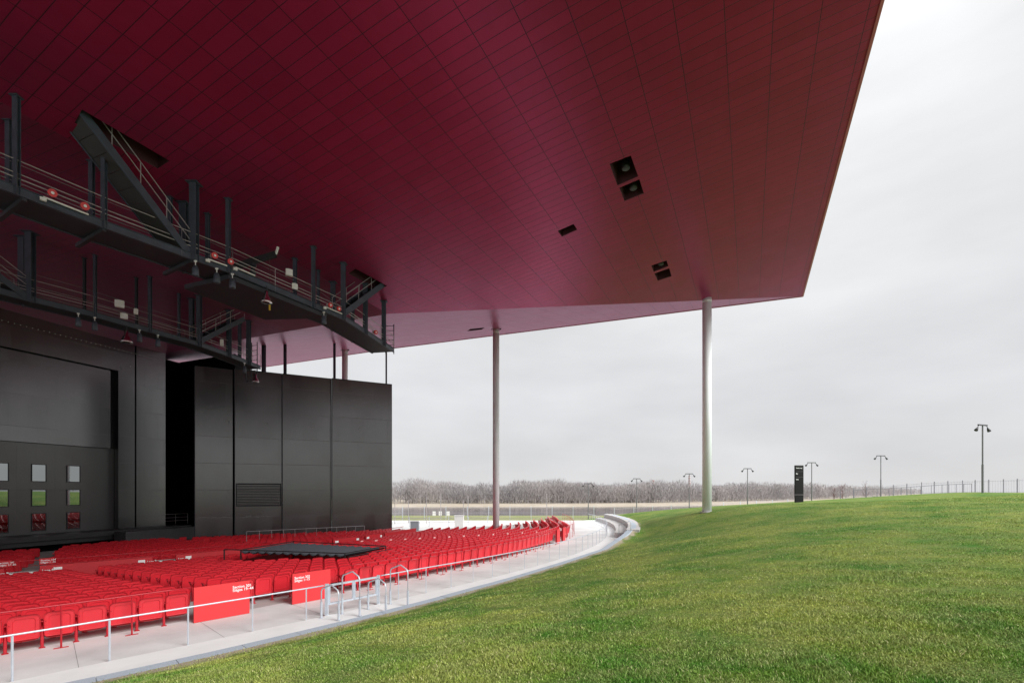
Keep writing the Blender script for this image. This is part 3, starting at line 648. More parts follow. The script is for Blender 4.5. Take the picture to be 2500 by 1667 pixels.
def flood(p, label, s=1.):
    p = np.array(p); t = thing('floodlight', tuple(p), label, 'floodlight', 'bell shaped silver floodlights on the catwalks')
    m = MB(); m.tube([p, p+np.array([0, 0, -.3*s])], .025, 6); m.build('hanger', STEELD, t)
    m = MB(); m.lathe(p+np.array([0, 0, -.95*s]), [(.30*s, 0), (.29*s, .05*s), (.2*s, .28*s), (.1*s, .42*s), (.1*s, .66*s)], 20); m.build('reflector', CHROME, t, True)
    m = MB(); m.lathe(p+np.array([0, 0, -.965*s]), [(.17*s, 0), (.17*s, .01*s)], 16); m.build('lamp_glass', LAMPDARK, t)
flood(along(f1_, 648)+np.array([.1, -.1, .05]), 'bell shaped floodlight under the front catwalk', .8)
flood(along(f2_, 308)+np.array([.1, -.1, 0]), 'bell shaped floodlight under the second catwalk, before the stage door', 1.0)
flood(along(f2_, 622)+np.array([.1, -.1, -.3]), 'bell shaped floodlight above the wing wall at the second catwalk end', .9)
def reel(p, label):
    p = np.array(p); t = thing('cord_reel', tuple(p), label, 'cord reel', 'red discs on the front catwalk'); d = np.array([.75, -.62, -.2]); d /= np.linalg.norm(d)
    m = MB(); m.tube([p, p+d*.08], .125, 14); m.build('flange', REDLENS, t)
    m = MB(); m.tube([p+d*.08, p+d*.11], .045, 10); m.build('hub', WHITEP, t)
    m = MB(); m.tube([p-d*.18, p-d*.002], .10, 12); m.build('drum', WHITEP, t)
for px, lab in ((127, 'red and white reel on the front catwalk, left of the others'), (206, 'red and white reel left of the pair of hangers under the big stair'), (521, 'red and white reel just right of the big stair foot'), (560, 'red and white reel at a hanger right of the stair foot'), (803, 'red and white reel left of the right stair'), (824, 'red and white reel touching the right stair foot'), (914, 'red and white reel on the low end of the front catwalk')):
    reel(along(f1_, px)+np.array([.08, -.08, .46]), lab)
def cabinet(p, size, label, m_=WHITEP, ang=.6, name='junction_box'):
    p = np.array(p); t = thing(name, tuple(p), label, 'box'); m = MB(); m.box(p, size, ang); m.build('case', m_, t)
    m = MB(); m.box(p+np.array([.0, 0, size[2]/2+.02]), (size[0]*.5, size[1]*.5, .04), ang); m.build('lid', GREYBOX, t)
for line, px, dz, s, lab in ((f1_, 703, 1.15, (.30, .16, .30), 'white square box on the front catwalk rail'), (f1_, 717, .62, (.26, .05, .26), 'white tilted floodlight panel on the front catwalk'), (f2_, 291, 1.1, (.42, .2, .38), 'white box on the second catwalk rail, left of the grey unit'), (f2_, 302, .5, (.34, .06, .30), 'bright white panel low on the second catwalk'), (f2_, 331, .95, (.2, .2, .3), 'small white box on the second catwalk by a hanger'), (f2_, 540, .75, (.22, .1, .42), 'upright white box near the second catwalk end')):
    cabinet(along(line, px)+np.array([.1, -.1, dz]), s, lab)
def striplight(px0, px1, dz, label):
    a, b = along(f1_, px0)+np.array([.1, -.1, dz]), along(f1_, px1)+np.array([.1, -.1, dz]); t = thing('strip_light', tuple(a), label, 'strip light', 'pale strip lights along the front catwalk')
    m = MB(); m.tube([a, b], .03, 6); m.build('tube', WHITEP, t); m = MB(); m.box(a-np.array([0, 0, .08]), (.16, .08, .1), .9); m.build('driver_box', WHITEP, t)
striplight(105, 215, .22, 'long pale strip light at the left of the front catwalk'); striplight(505, 552, .22, 'pale strip light right of the big stair'); striplight(790, 832, .26, 'pale strip light left of the right stair'); striplight(572, 620, .3, 'pale strip light beyond the clipped spotlight')
# jib boom with pulley behind the catwalk
a = along(k1_, 575)+np.array([-.3, .4, 1.3]); b = a+np.array([1.75, .5, .85]); t = thing('rigging_boom', tuple(a), 'dark slanting rigging boom with a white end lamp under the soffit', 'boom')
m = MB(); m.bar(a, b, .22, .24); m.build('arm', BLACK, t); m = MB(); m.tube([b, b+np.array([.1, 0, .35])], .06, 8); m.build('end_lamp', WHITEP, t)
m = MB(); c = a+(b-a)*.45; m.lathe(c+np.array([0, 0, -.85]), [(.10, 0), (.14, .3), (.08, .55), (.16, .62), (.16, .7)], 10); m.build('winch', STEELD, t)
m = MB(); e_ = a+(b-a)*.85; m.tube([e_, e_+np.array([0, 0, -2.3])], .012, 5); m.build('pull_cord', COPPER, t); m = MB(); m.tube([e_+np.array([0, 0, -2.3]), e_+np.array([0, 0, -2.62])], .04, 8); m.build('pull_handle', YELLOW, t)
# string of tiny lamps along the stage wall head
t = thing('lamp_string', tuple(sp(0, .4, 9.9)), 'string of tiny dim lamps across the black stage wall head', 'lamp string'); m = MB()
for k in range(40):
    s = -3+k*.36; q = sp(s, .5, ztop+1.75); m.lathe(q, [(.012, -.02), (.022, 0), (.012, .02)], 6)
m.build('bulb', mat('dim_bulb', (.8, .75, .6), .3, emit=((1, .9, .7), .03)), t)['kind'] = 'stuff'
m = MB(); m.tube([sp(-3.2, .5, ztop+1.79), sp(11.4, .5, ztop+1.79)], .012, 4); m.build('wire', BLACK, t)

# ------------------------------------------------------------------ seats
def back_outline(w=.29, zb=.27, zt=.90, nr=6, r=.11):
    pts = []
    for c, a0 in (((w-r, zt-r), 0), ((-w+r, zt-r), 90)):
        for k in range(nr+1): a = R(a0+90*k/nr); pts.append((c[0]+r*cos(a), c[1]+r*sin(a)*.8))
    pts += [(-w+.005, zb+.04), (-w+.04, zb), (w-.04, zb), (w-.005, zb+.04)]
    return pts
def seat_back_mesh(nr=6, detail=True):
    m = MB(); o = back_outline(nr=nr); n = len(o); cx, cz = 0, .60
    def yc(x, z): return .05-.30*(x*x)+ (z-.3)*-.12      # dished, raked back
    def ring(s, y): return [((x-cx)*s, yc(x*s, cz+(z-cz)*s)+y, cz+(z-cz)*s) for x, z in o]
    th = .040
    if detail:
        rings = [ring(.55, -.004), ring(.66, -.004), ring(.70, -.024), ring(.92, -.016), ring(.945, -.036), ring(.985, -.040), ring(1.005, -.018), ring(1.0, th*.6), ring(.98, th), ring(.90, th+.008), ring(.5, th)]
    else:
        rings = [ring(.66, -.004), ring(.90, -.014), ring(.955, -.038), ring(1.0, -.016), ring(.99, th)]
    vs = [p for r_ in rings for p in r_]; fs = []
    for i in range(len(rings)-1):
        for k in range(n): fs.append((i*n+k, (i+1)*n+k, (i+1)*n+(k+1) % n, i*n+(k+1) % n))
    fs.append(tuple(range(n))); fs.append(tuple((len(rings)-1)*n+k for k in range(n))[::-1]); m.add(vs, fs); return m
def pan_mesh(detail=True):
    """tipped-up seat pan in front of the back: its rounded lower edge shows under the back"""
    m = MB(); pr = [(.12, .27), (.10, .235), (.13, .22), (.19, .24), (.24, .33), (.235, .66), (.20, .68)]
    xs = (-.26, -.2, 0, .2, .26) if detail else (-.25, .25); vs = []; fs = []
    for x in xs:
        s = 1 if abs(x) < .25 else .92
        for y, z in pr: vs.append((x, y, .45+(z-.45)*s-.02*(1-(x/.26)**2)*(1 if z < .3 else 0)))
    n = len(pr)
    for i in range(len(xs)-1):
        for k in range(n): fs.append((i*n+k, i*n+(k+1) % n, (i+1)*n+(k+1) % n, (i+1)*n+k))
    fs.append(tuple(range(n))[::-1]); fs.append(tuple((len(xs)-1)*n+k for k in range(n))); m.add(vs, fs); return m
SP = .645
def post_mesh(detail=True):
    m = MB(); x = -SP/2
    if detail:
        m.tube([(x, .02, .012), (x, .05, .50)], .034, 10); m.box((x, .02, .008), (.12, .11, .016)); m.bar((x-.018, .05, .48), (x-.03, -.01, .68), .02, .06); m.bar((x+.018, .05, .48), (x+.03, -.01, .68), .02, .06)
        m.bar((x-.075, -.015, .665), (x+.075, -.015, .665), .03, .028)
        for k in (-.07, 0, .07): m.lathe((x+k, -.03, .665), [(.012, -.012), (.016, 0), (.012, .012)], 6)
        m.bar((x, .05, .50), (x, .32, .62), .035, .05); m.box((x, .30, .64), (.05, .28, .025))
    else:
        m.box((x, .03, .25), (.06, .06, .5)); m.box((x, -.01, .665), (.14, .03, .05)); m.box((x, .22, .63), (.05, .3, .03))
    return m
ST = {}
ST['b'] = seat_back_mesh().build('backrest', SEAT, None, True); ST['p'] = pan_mesh().build('seat_pan', SEAT, None, True); ST['l'] = post_mesh().build('post', SEATM, None)
for o in ST.values():
    o.data.set_sharp_from_angle(angle=R(35))
tmpl = {k: o.data for k, o in ST.items()}
for o in list(ST.values()): bpy.data.objects.remove(o)
def aisle1(k): return -42.75-.16*k                        # radial aisles drift a little from row to row
def aisle2(k): return -20.0-.42*k
PITC = np.array([[-12.9, 22.4], [-7.4, 21.2], [-6.0, 24.0], [-11.4, 26.2]])*1.15  # front-of-house mixing pit, kept free of seats
def in_pit(x, y, g=.6):
    s = True
    c = PITC.mean(0)
    for i in range(4):
        a, b = PITC[i], PITC[(i+1) % 4]; e = b-a; n_ = np.array([e[1], -e[0]]); n_ /= np.linalg.norm(n_)
        if n_@(c-a) > 0: n_ = -n_
        if n_@(np.array([x, y])-a) > g: s = False
    return s
def row_end(k): return float(np.interp(k, [0, 2, 4, 8, 10, 13, 16], [2.2, -1.8, -5.4, -9.2, -10, -9.9, -9.8]))
seats = []                                               # (x,y,z,rot,row,side,index,block)
for k in range(NK):
    def span(t0, t1, side):
        r = rrow(k, (t0+t1)/2); n_ = int((R(t1)-R(t0))*r/SP); 
        for i in range(n_):
            t = (t0+math.degrees((i+.5)*SP/r)) if side != 'L' else (t1-math.degrees((i+.5)*SP/r))
            p = P(t, rrow(k, t), zrow(k))
            if in_pit(p[0], p[1]): continue
            seats.append((p[0], p[1], p[2], R(t)+pi/2, k, side, i+1, 'U'))
    if k == 0:
        span(-72, -43.75, 'L'); span(-40.9+1.98, -20.6, 'M'); span(-17.8, row_end(0), 'R')
    else:
        g = 1.15; a1 = aisle1(k); a2 = aisle2(k)
        span(-72, a1-.6, 'L'); span(a1+.6, row_end(k), 'M')
lower = 0
for j in range(22):
    r = 44.75-PITCH*j; z = ZL-.008*j
    t = -74.
    while t < -6.5:
        p = P(t, r, z); q = p[:2]
        ds = (q-sa)@snrm; dw = (q-wa)@wn; sw_ = (q-wa)@wdir
        ok = ds > 4.6 and (dw > 1.3 or sw_ > 22) and abs(t+48-.1*j) > 1.1 and abs(t+27+.25*j) > 1.0
        if sw_ > 18.2: ok = False
        if ok: seats.append((p[0], p[1], p[2], R(t)+pi/2, j, 'X', 0, 'D'))
        t += math.degrees(SP/r)
def inframe(s):
    x = 1250+s[0]/s[1]*F; y = YH-(s[2]+.5)/s[1]*F; return s[1] > 2 and -20 < x < 2520 and y < 1690
order = sorted([i for i, s in enumerate(seats) if s[7] == 'U' and inframe(s)], key=lambda i: seats[i][1])
near = set(order[:300])
names = {'L': 'left of the aisle', 'M': 'right of the aisle'}
for i in sorted(near):
    x, y, z, rz, k, side, idx, _ = seats[i]
    if k == 0 and side == 'L': lab = f'red folding seat in the rearmost row, {ordinal(idx)} seat left of the Section 301 panel'
    elif k == 0: lab = f'red folding seat in the rearmost row, {ordinal(idx)} seat right of the Section 302 panel'
    else: lab = f'red folding seat, {ordinal(k+1)} row from the walkway, {ordinal(idx)} seat {names[side]}'
    o = bpy.data.objects.new('stadium_seat', None); o.empty_display_size = .1; COL.objects.link(o); o.location = (x, y, z); o.rotation_euler = (0, 0, rz+random.uniform(-.012, .012))
    tag(o, lab, 'seat', 'red folding seats in the upper block')
    for nm, key in (('backrest', 'b'), ('seat_pan', 'p'), ('post', 'l')):
        c = bpy.data.objects.new(nm, tmpl[key]); COL.objects.link(c); c.parent = o
        if nm == 'seat_pan': c.rotation_euler = (random.uniform(-.05, .03), 0, 0); c.location = (0, 0, random.uniform(-.01, .01))
# every further seat as one mass of small meshes
lb, lp, ll = seat_back_mesh(3, False), pan_mesh(False), post_mesh(False)
def tri_arrays(mb):
    fs = []
    for q in mb.f:
        for a in range(1, len(q)-1): fs.append((q[0], q[a], q[a+1]))
    return np.array(mb.v), np.array(fs)
parts = [tri_arrays(q) for q in (lb, lp, ll)]
V = np.concatenate([p[0] for p in parts]); o_ = 0; Fs = []
for p in parts: Fs.append(p[1]+o_); o_ += len(p[0])
Fs = np.concatenate(Fs)
rest = [s for i, s in enumerate(seats) if i not in near and (inframe(s) or (s[1] > 3 and 1250+s[0]/s[1]*F > -500))]
allv = []; allf = []
for n_, s in enumerate(rest):
    c, q = cos(s[3]), sin(s[3]); v = V.copy(); X_ = v[:, 0]*c-v[:, 1]*q+s[0]; Y_ = v[:, 0]*q+v[:, 1]*c+s[1]
    allv.append(np.stack([X_, Y_, v[:, 2]+s[2]], 1)); allf.append(Fs+n_*len(V))
o = npmesh('seat_rows', np.concatenate(allv), np.concatenate(allf), SEAT)
o.data.set_sharp_from_angle(angle=R(40))
tag(o, 'rows upon rows of red folding seats stretching down to the stage', 'seats', None, 'stuff')
print('seats', len(seats), 'near', len(near), 'rest', len(rest))
# pale row plates along the far aisle
for k in range(1, 14):
    t_ = -21.2-.52*(k-.6); p = P(t_, rrow(k, t_)-.05, zrow(k)+.92); m = MB(); m.box(p, (.24, .05, .075), R(t_)+pi/2)
    tag(m.build('row_plate', mat('pale_red_plate', (.8, .45, .44), .5)), f'small pale row plate on the seat tops, {ordinal(k)} plate from the walkway side', 'plate', 'pale plates stepping down the far rows')

# ------------------------------------------------------------------ red guard rail behind the last row
def arc_rail(name, label, cat, t0, t1, rf, z, H, m, pr=.019, sp_=1.31, foot=True, mids=(), group=None, poststart=None, n=6):
    b = P(t0, rf(t0), z); t = thing(name, tuple(b), label, cat, group)
    tt = np.linspace(t0, t1, max(2, int(abs(t1-t0)/.5)+1)); a = MB(); a.tube([P(q, rf(q), z+H) for q in tt], pr*1.1, 8)
    for h in mids: a.tube([P(q, rf(q), z+h) for q in tt], pr*.7, 6)
    a.build('top_rail', m, t, True)
    q = poststart if poststart is not None else t0+.05
    while q < t1:
        p = P(q, rf(q), z); c = MB(); c.bar(p, p+np.array([0, 0, H]), pr*1.9, pr*1.2)
        if foot: a_ = R(q)+pi/2; u = np.array([cos(a_), sin(a_), 0])*.14; c.bar(p-u+np.array([0, 0, .008]), p+u+np.array([0, 0, .008]), .05, .016)
        c.build('post', m, t); q += sp_
    return t
arc_rail('guard_rail', 'red guard rail behind the rearmost seats, left of the Section 301 panel', 'rail', -56, -43.8, rred, ZW, 1.07, SEATM, poststart=-55.57, group='red guard rails behind the seats')
arc_rail('guard_rail', 'long red guard rail curving behind the rearmost seats, right of Section 302', 'rail', -38.8, -20.8, rred, ZW, 1.07, SEATM, poststart=-38.0, group='red guard rails behind the seats')
arc_rail('guard_rail', 'far red guard rail beyond the gap at the end of the rearmost row', 'rail', -17.6, 2.5, rred, ZW, 1.07, SEATM, group='red guard rails behind the seats')
def section_panel(t0, t1, label, words, side, r=None):
    a, b = P(t0, (r or rred(t0)), ZW), P(t1, (r or rred(t1)), ZW); t = thing('section_sign', tuple(a), label, 'sign panel', 'red section panels behind the last row'); d = b-a; L_ = np.linalg.norm(d); d /= L_
    n_ = np.array([d[1], -d[0], 0])
    m = MB(); m.prism([tuple(q[:2]) for q in (a, b, b-n_*.05, a-n_*.05)], ZW+.012, ZW+1.05); m.build('board', PANEL, t)
    m = MB()
    for q in (a+d*.06, b-d*.06): m.box(q-n_*.09+np.array([0, 0, .5]), (.06, .06, 1.0), math.atan2(d[1], d[0]))
    m.build('support', SEATM, t)
    if words:
        x0 = L_-.50 if side else .07
        o = a+d*x0+n_*.004+np.array([0, 0, .86])
        text('lettering', words, .118, o, d, WHITE, t, bold=.0042, space=1.0, line=.82)
section_panel(-43.72, -42.28, 'red panel lettered Section 301 behind the last row', 'Section 301\nSièges 19–44', 1)
section_panel(-40.95, -39.62, 'red panel lettered Section 302 behind the last row', 'Section 302\nSièges 1–15', 0)
section_panel(-20.5, -19.75, 'far red panel on the near side of the gap in the last row', None, 0); section_panel(-18.75, -18.0, 'far red panel on the far side of the gap in the last row', None, 0)

# ------------------------------------------------------------------ pale walkway fence, gate and handrails
arc_rail('walkway_fence', 'pale steel railing along the walkway left of the gate', 'fence', -56, -41.05, rfence, ZW+.02, .95, GALV, poststart=-55.4, foot=False, sp_=1.385, group='pale walkway railings')
arc_rail('walkway_fence', 'long pale steel railing curving along the walkway to the right of the gate', 'fence', -39.1, -10.0, rfence, ZW+.03, .95, GALV, poststart=-38.4, foot=False, sp_=1.22, group='pale walkway railings')
arc_rail('walkway_fence', 'far pale railing bending round the end of the walkway', 'fence', -9.6, 3.5, rfence, ZW+.03, .95, GALV, foot=False, sp_=1.1, group='pale walkway railings')
g0 = P(-40.95, rfence(-40.95), ZW+.03); g1 = P(-39.2, rfence(-39.2), ZW+.03); gt = thing('walkway_gate', tuple(g0), 'pale steel double gate in the walkway railing below Section 302', 'gate'); gd = (g1-g0)/np.linalg.norm(g1-g0); gl = np.linalg.norm(g1-g0)
for s in (0, gl):
    m = MB(); m.bar(g0+gd*s, g0+gd*s+np.array([0, 0, .98]), .09, .09); m.build('gate_post', GALV, gt)
for a, b in ((.09, gl/2-.03), (gl/2+.03, gl-.09)):
    m = MB(); p = g0+gd*a; q = g0+gd*b
    for z in (.34, .92): m.bar(p+np.array([0, 0, z]), q+np.array([0, 0, z]), .05, .06)
    for e_ in (p, q): m.bar(e_+np.array([0, 0, .31]), e_+np.array([0, 0, .95]), .05, .05)
    m.build('gate_leaf', GALV, gt)
def hoop(xa, ya, xb, yb, H, label, rise=.12):
    za = ZW+.03; A = ray(xa, ya)*(za/ray(xa, ya)[2]); t_, r_ = polar(A[0], A[1]); B = P(t_+.15, r_+.72, ZW+.06); t = thing('stair_handrail', tuple(A), label, 'handrail', 'pale hoop handrails by the gate')
    ap = A+(B-A)*.55+np.array([0, 0, H+rise-.02]); up = np.array([0, 0, 1.])
    pts = [A, A+up*(H-.12), A+up*(H-.03)+(B-A)*.06, ap-(B-A)*.06-up*.02, ap+(B-A)*.04, B*[1, 1, 0]+up*(A[2]+H-.02)-(B-A)*[.06, .06, 0], B*[1, 1, 0]+up*(A[2]+H-.12), B]
    m = MB(); m.tube(pts, .022, 8); m.build('hoop', GALV, t, True)
    for e_ in (A, B): m = MB(); m.tube([e_, e_+up*.5], .036, 8); m.box(e_+up*.006, (.11, .11, .012)); m.build('sleeve', GALV, t)
hoop(784.5, 1508, 0, 0, .93, 'low pale hoop handrail inside the double gate')
hoop(835.5, 1498, 0, 0, 1.25, 'tall pale hoop handrail at the right leaf of the gate')
hoop(899, 1487, 0, 0, .93, 'low pale hoop handrail between the two tall hoops')
hoop(953, 1474, 0, 0, 1.25, 'tall pale hoop handrail farthest right of the gate')
A = P(-17.9, 66.0, -3.3); t = thing('stair_handrail', tuple(A), 'small pale hoop handrail on the far curved terrace by the lawn', 'handrail'); m = MB()
m.tube([A+np.array([-.75, .6, -.2]), A+np.array([-.75, .6, .65]), A+np.array([-.1, .0, .98]), A+np.array([0, 0, .9]), A+np.array([0, 0, -.3])], .022, 8); m.build('hoop', GALV, t, True)

# ------------------------------------------------------------------ red cross wall with signs
def wall_arc(name, label, r, t0, t1, z0, z1, m, thick=.12, cat='wall'):
    v, f = ring_strip([lambda t: (r, z0), lambda t: (r, z1), lambda t: (r-thick, z1), lambda t: (r-thick, z0)], t0, t1, .5); o = MB(); o.add(v, f); o.add(v[:4], [(0, 1, 2, 3)]); o.add(v[-4:], [(3, 2, 1, 0)])
    return tag(o.build(name, m), label, cat)
cwall = thing('cross_wall', tuple(P(-40, RWALL, ZL)), 'long red cross wall between the upper and lower seat blocks', 'wall')
ZCW = -3.62
def cw_piece(t0, t1, z1=ZCW):
    v, f = ring_strip([lambda t: (RWALL, ZL-.1), lambda t: (RWALL, z1), lambda t: (RWALL-.12, z1), lambda t: (RWALL-.12, ZL-.1)], t0, t1, .5); o = MB(); o.add(v, f); o.add(v[:4], [(0, 1, 2, 3)]); o.add(v[-4:], [(3, 2, 1, 0)]); o.build('wall_panel', REDWALL, cwall)
def th_at(px, r, near_=True):                            # angle of the circle r seen in photo column px
    t = (px-1250)/F; a = 1+t*t; b = -2*(t*C0[0]+C0[1]); c = C0@C0-r*r; D = b*b-4*a*c; Y_ = (-b-math.sqrt(max(D, 0)))/(2*a); return polar(t*Y_, Y_)[0]
gaps = [(th_at(18, RWALL), th_at(97, RWALL)), (th_at(378, RWALL), th_at(430, RWALL)), (th_at(792, RWALL), th_at(814, RWALL)), (th_at(880, RWALL), th_at(893, RWALL)), (th_at(934, RWALL), th_at(940, RWALL))]
prev = -74.
for a, b in gaps: cw_piece(prev, a); prev = b
cw_piece(prev, -12.5)
t = arc_rail('guard_rail', 'thin red rail above the lower seat block before the cross wall', 'rail', -60, -14, lambda q: RWALL-.9, ZL, 1.35, SEATM, sp_=2.4, foot=False, mids=(1.1,), group='red guard rails behind the seats')
def wall_sign(px0, px1, label, words=None, dz=.0, h=.42, board=True):
    t0, t1 = th_at(px0, RWALL), th_at(px1, RWALL); a, b = P(t0, RWALL+.012, ZCW-.12-h+dz), P(t1, RWALL+.012, ZCW-.12-h+dz); d = b-a; L_ = np.linalg.norm(d); d /= L_
    t = thing('wall_sign', tuple(a), label, 'sign', 'white signs on the red cross wall')
    if board:
        m = MB(); m.bar(a+np.array([0, 0, h/2]), b+np.array([0, 0, h/2]), .02, h); m.build('board', WHITE, t)
    if words: text('lettering', words, .15 if not board else .08, a+np.array([0, 0, h*.62])+np.array([d[1], -d[0], 0])*.012+d*.05, d, WHITE if not board else LAMPDARK, t, bold=.006)
for px0, px1, lab in ((131, 152, 'white rectangular sign on the red cross wall, left of all'), (337, 354, 'white rectangular sign on the red cross wall left of the second opening'), (453, 467, 'white rectangular sign on the red cross wall right of the second opening'), (818, 826, 'small white sign on the cross wall behind the black canopy'), (870, 876, 'small white sign left of the far dark opening'), (895, 901, 'small white sign right of the far dark opening'), (928, 932, 'small white sign near the far end of the red cross wall')):
    wall_sign(px0, px1, lab)
for px0, px1, w, lab in ((99, 130, 'Loge 8\n  Rang 300', 'white lettering Loge on the red cross wall beside the first sign'), (356, 378, 'Loge 7\n  Rang 300', 'white lettering on the cross wall right of the second sign'), (432, 452, 'Loge 6\n  Rang 300', 'white lettering on the cross wall left of the third sign'), (-14, 17, 'Loge 9\n  Rang 300', 'white lettering on the cross wall cut by the left edge')):
    wall_sign(px0, px1, lab, w, board=False)
for px0, px1, w, lab in ((96, 126, 'Section 104\nSièges 1–16', 'red sign board lettered Section above the cross wall'), (-8, 24, 'Section 101\nSièges 17–36', 'red sign board lettered Section at the left edge above the cross wall')):
    t0, t1 = th_at(px0, RWALL-.5), th_at(px1+4, RWALL-.5); a, b = P(t0, RWALL-.5, ZCW+.02), P(t1, RWALL-.5, ZCW+.02); d = (b-a)/np.linalg.norm(b-a); t = thing('section_board', tuple(a), lab, 'sign', 'red section boards over the cross wall')
    m = MB(); m.bar(a+np.array([0, 0, .13]), b+np.array([0, 0, .13]), .03, .30); m.build('board', REDWALL, t); text('lettering', w, .115, a+np.array([0, 0, .15])+np.array([d[1], -d[0], 0])*.022+d*.04, d, WHITE, t, bold=.005)
for px0, px1, lab in ((19, 55, 'white counter top in the first wall opening, left half'), (57, 95, 'white counter top in the first wall opening, right half'), (380, 398, 'white counter top in the second wall opening, left half'), (400, 429, 'white counter top in the second wall opening, right half')):
    t0, t1 = th_at(px0, RWALL-.4), th_at(px1, RWALL-.4); a, b = P(t0, RWALL-.4, -3.95), P(t1, RWALL-.4, -3.95); t = thing('counter', tuple(a), lab, 'counter', 'white counters in the cross wall openings')
    m = MB(); m.bar(a, b, .5, .10); m.build('top', WHITEP, t); m = MB()
    for q in (a+(b-a)*.06, a+(b-a)*.94): m.box(q+np.array([0, 0, -.45]), (.06, .06, .8))
    m.build('leg', LAMPDARK, t)
# light handrail in front of the wing wall
t = thing('stage_railing', tuple(at(602, 1310, 37)), 'thin grey railing in front of the black wing wall', 'railing'); m = MB()
a, b = at(602, 1297, 39.5), at(890, 1283, 48.0); m.tube([a, b], .025, 6); m.build('top_rail', GALVR, t)
for k in range(12):
    p = a+(b-a)*k/11; c = MB(); c.tube([p, p*[1, 1, 0]+np.array([0, 0, p[2]-1.1])], .02, 5); c.build('post', GALVR, t)

t = thing('recess_railing', tuple(sp(spt(408), -.5, ZD)), 'faint grey railing in the dark recess beside the stage wall', 'railing'); m = MB(); a, b = sp(spt(408), -.6, ZD), sp(spt(408)+2.6, -.6, ZD)
for h in (1.05, .7, .38): m.tube([a+np.array([0, 0, h]), b+np.array([0, 0, h])], .022, 5)
for k in (0, .5, 1): q = a+(b-a)*k; m.tube([q, q+np.array([0, 0, 1.05])], .022, 5)
m.build('rails', GALVR, t)

# ------------------------------------------------------------------ mixing pit with a black fabric canopy
cor = [at(588, 1340, 25.8), at(842, 1350, 24.4), at(942, 1333, 27.6), at(716, 1320, 30.1)]
zc_ = -3.25; cor = [np.array([p[0], p[1], zc_]) for p in cor]
awn = thing('mixing_canopy', (cor[0][0], cor[0][1], -4.3), 'low black fabric canopy over the sound desk among the red seats', 'canopy')
m = MB(); nu, nv = 48, 6; g = []
for i in range(nu+1):
    for j in range(nv+1):
        u, w = i/nu, j/nv; p = (1-u)*((1-w)*cor[0]+w*cor[3])+u*((1-w)*cor[1]+w*cor[2]); sag = -.12*abs(sin(u*pi*12)); g.append((p[0], p[1], zc_+sag+.04))
m.add(g, [(i*(nv+1)+j, i*(nv+1)+j+1, (i+1)*(nv+1)+j+1, (i+1)*(nv+1)+j) for i in range(nu) for j in range(nv)])
m.add([(p[0], p[1], p[2]-.02) for p in g], [(i*(nv+1)+j, (i+1)*(nv+1)+j, (i+1)*(nv+1)+j+1, i*(nv+1)+j+1) for i in range(nu) for j in range(nv)])
m.build('fabric', FABRIC, awn)
m = MB()
ext = cor[0]+(cor[0]-cor[1])*.17
for a, b in ((ext, cor[1]), (cor[1], cor[2]), (cor[2], cor[3]), (cor[3], cor[0])): m.bar(a+np.array([0, 0, .10]), b+np.array([0, 0, .10]), .045, .05)
m.build('frame', BLACK, awn)
for p in cor+[ext]:
    m = MB(); m.box((p[0], p[1], (zc_-4.6)/2+.05), (.05, .05, zc_+4.6+.1)); m.build('post', BLACK, awn)
pit = thing('pit_barrier', tuple(cor[0]*[1, 1, 0]+np.array([0, 0, -4.3])), 'red barrier boards round the sunken sound desk pit', 'barrier'); ctr = sum(cor)/4
cc = [ctr+(p-ctr)*1.10 for p in cor]; lv = [-3.62, -3.25, -3.40, -3.62]
for i, (zt) in enumerate((-3.72, -3.36, -3.6, -3.75)):
    a, b = cc[i], cc[(i+1) % 4]; m = MB(); m.bar(a*[1, 1, 0]+np.array([0, 0, (zt-4.6)/2]), b*[1, 1, 0]+np.array([0, 0, (zt-4.6)/2]), .06, zt+4.6); m.build('board', PANEL if i == 1 else REDWALL, pit)
m = MB(); a, b = cc[1]*[1, 1, 0]+np.array([0, 0, -3.30]), cc[2]*[1, 1, 0]+np.array([0, 0, -3.30]); m.tube([a, b], .02, 6); m.build('top_rail', BLACK, pit)
desk = thing('sound_desk', tuple(ctr*[1, 1, 0]+np.array([0, 0, -4.5])), 'dark sound desk under the black canopy', 'desk'); m = MB(); m.box(ctr*[1, 1, 0]+np.array([0, 0, -4.05]), (3.2, .8, .12), -.2); m.build('console', BLACK, desk); m = MB()
for k in (-1.4, 1.4): m.box(ctr*[1, 1, 0]+np.array([k, 0, -4.4]), (.08, .7, .7))
m.build('leg', BLACK, desk)

# ------------------------------------------------------------------ lamps, totem and fences on the berm
def lamp(x, y, base, H, label, yaw, heads=((-1, 1), (1, 1))):
    b = np.array([x, y, base]); t = thing('park_lamp', tuple(b), label, 'lamp', 'twin head lamps along the river path'); m = MB()
    m.tube([b-np.array([0, 0, 2]), b+np.array([0, 0, H*.42])], .085, 10); m.tube([b+np.array([0, 0, H*.42]), b+np.array([0, 0, H])], .06, 10); m.build('pole', LAMPPOLE, t)
    d = np.array([cos(yaw), sin(yaw), 0]); m = MB(); w = 1.05; m.bar(b+np.array([0, 0, H])-d*w*.62, b+np.array([0, 0, H])+d*w*.62, .11, .11); m.build('crossarm', LAMPDARK, t)
    for s, n_ in heads:
        h = b+np.array([0, 0, H-.05])+d*s*w*.58; m = MB(); q = h+d*s*.10+np.array([0, 0, -.18]); m.tube([h, q], .03, 6); e_ = q+d*s*.26+np.array([0, 0, -.27])
        m.tube([q, q+(e_-q)*.45, e_], [.05, .10, .145], 10); m.build('lamp_head', LAMPDARK, t, True)
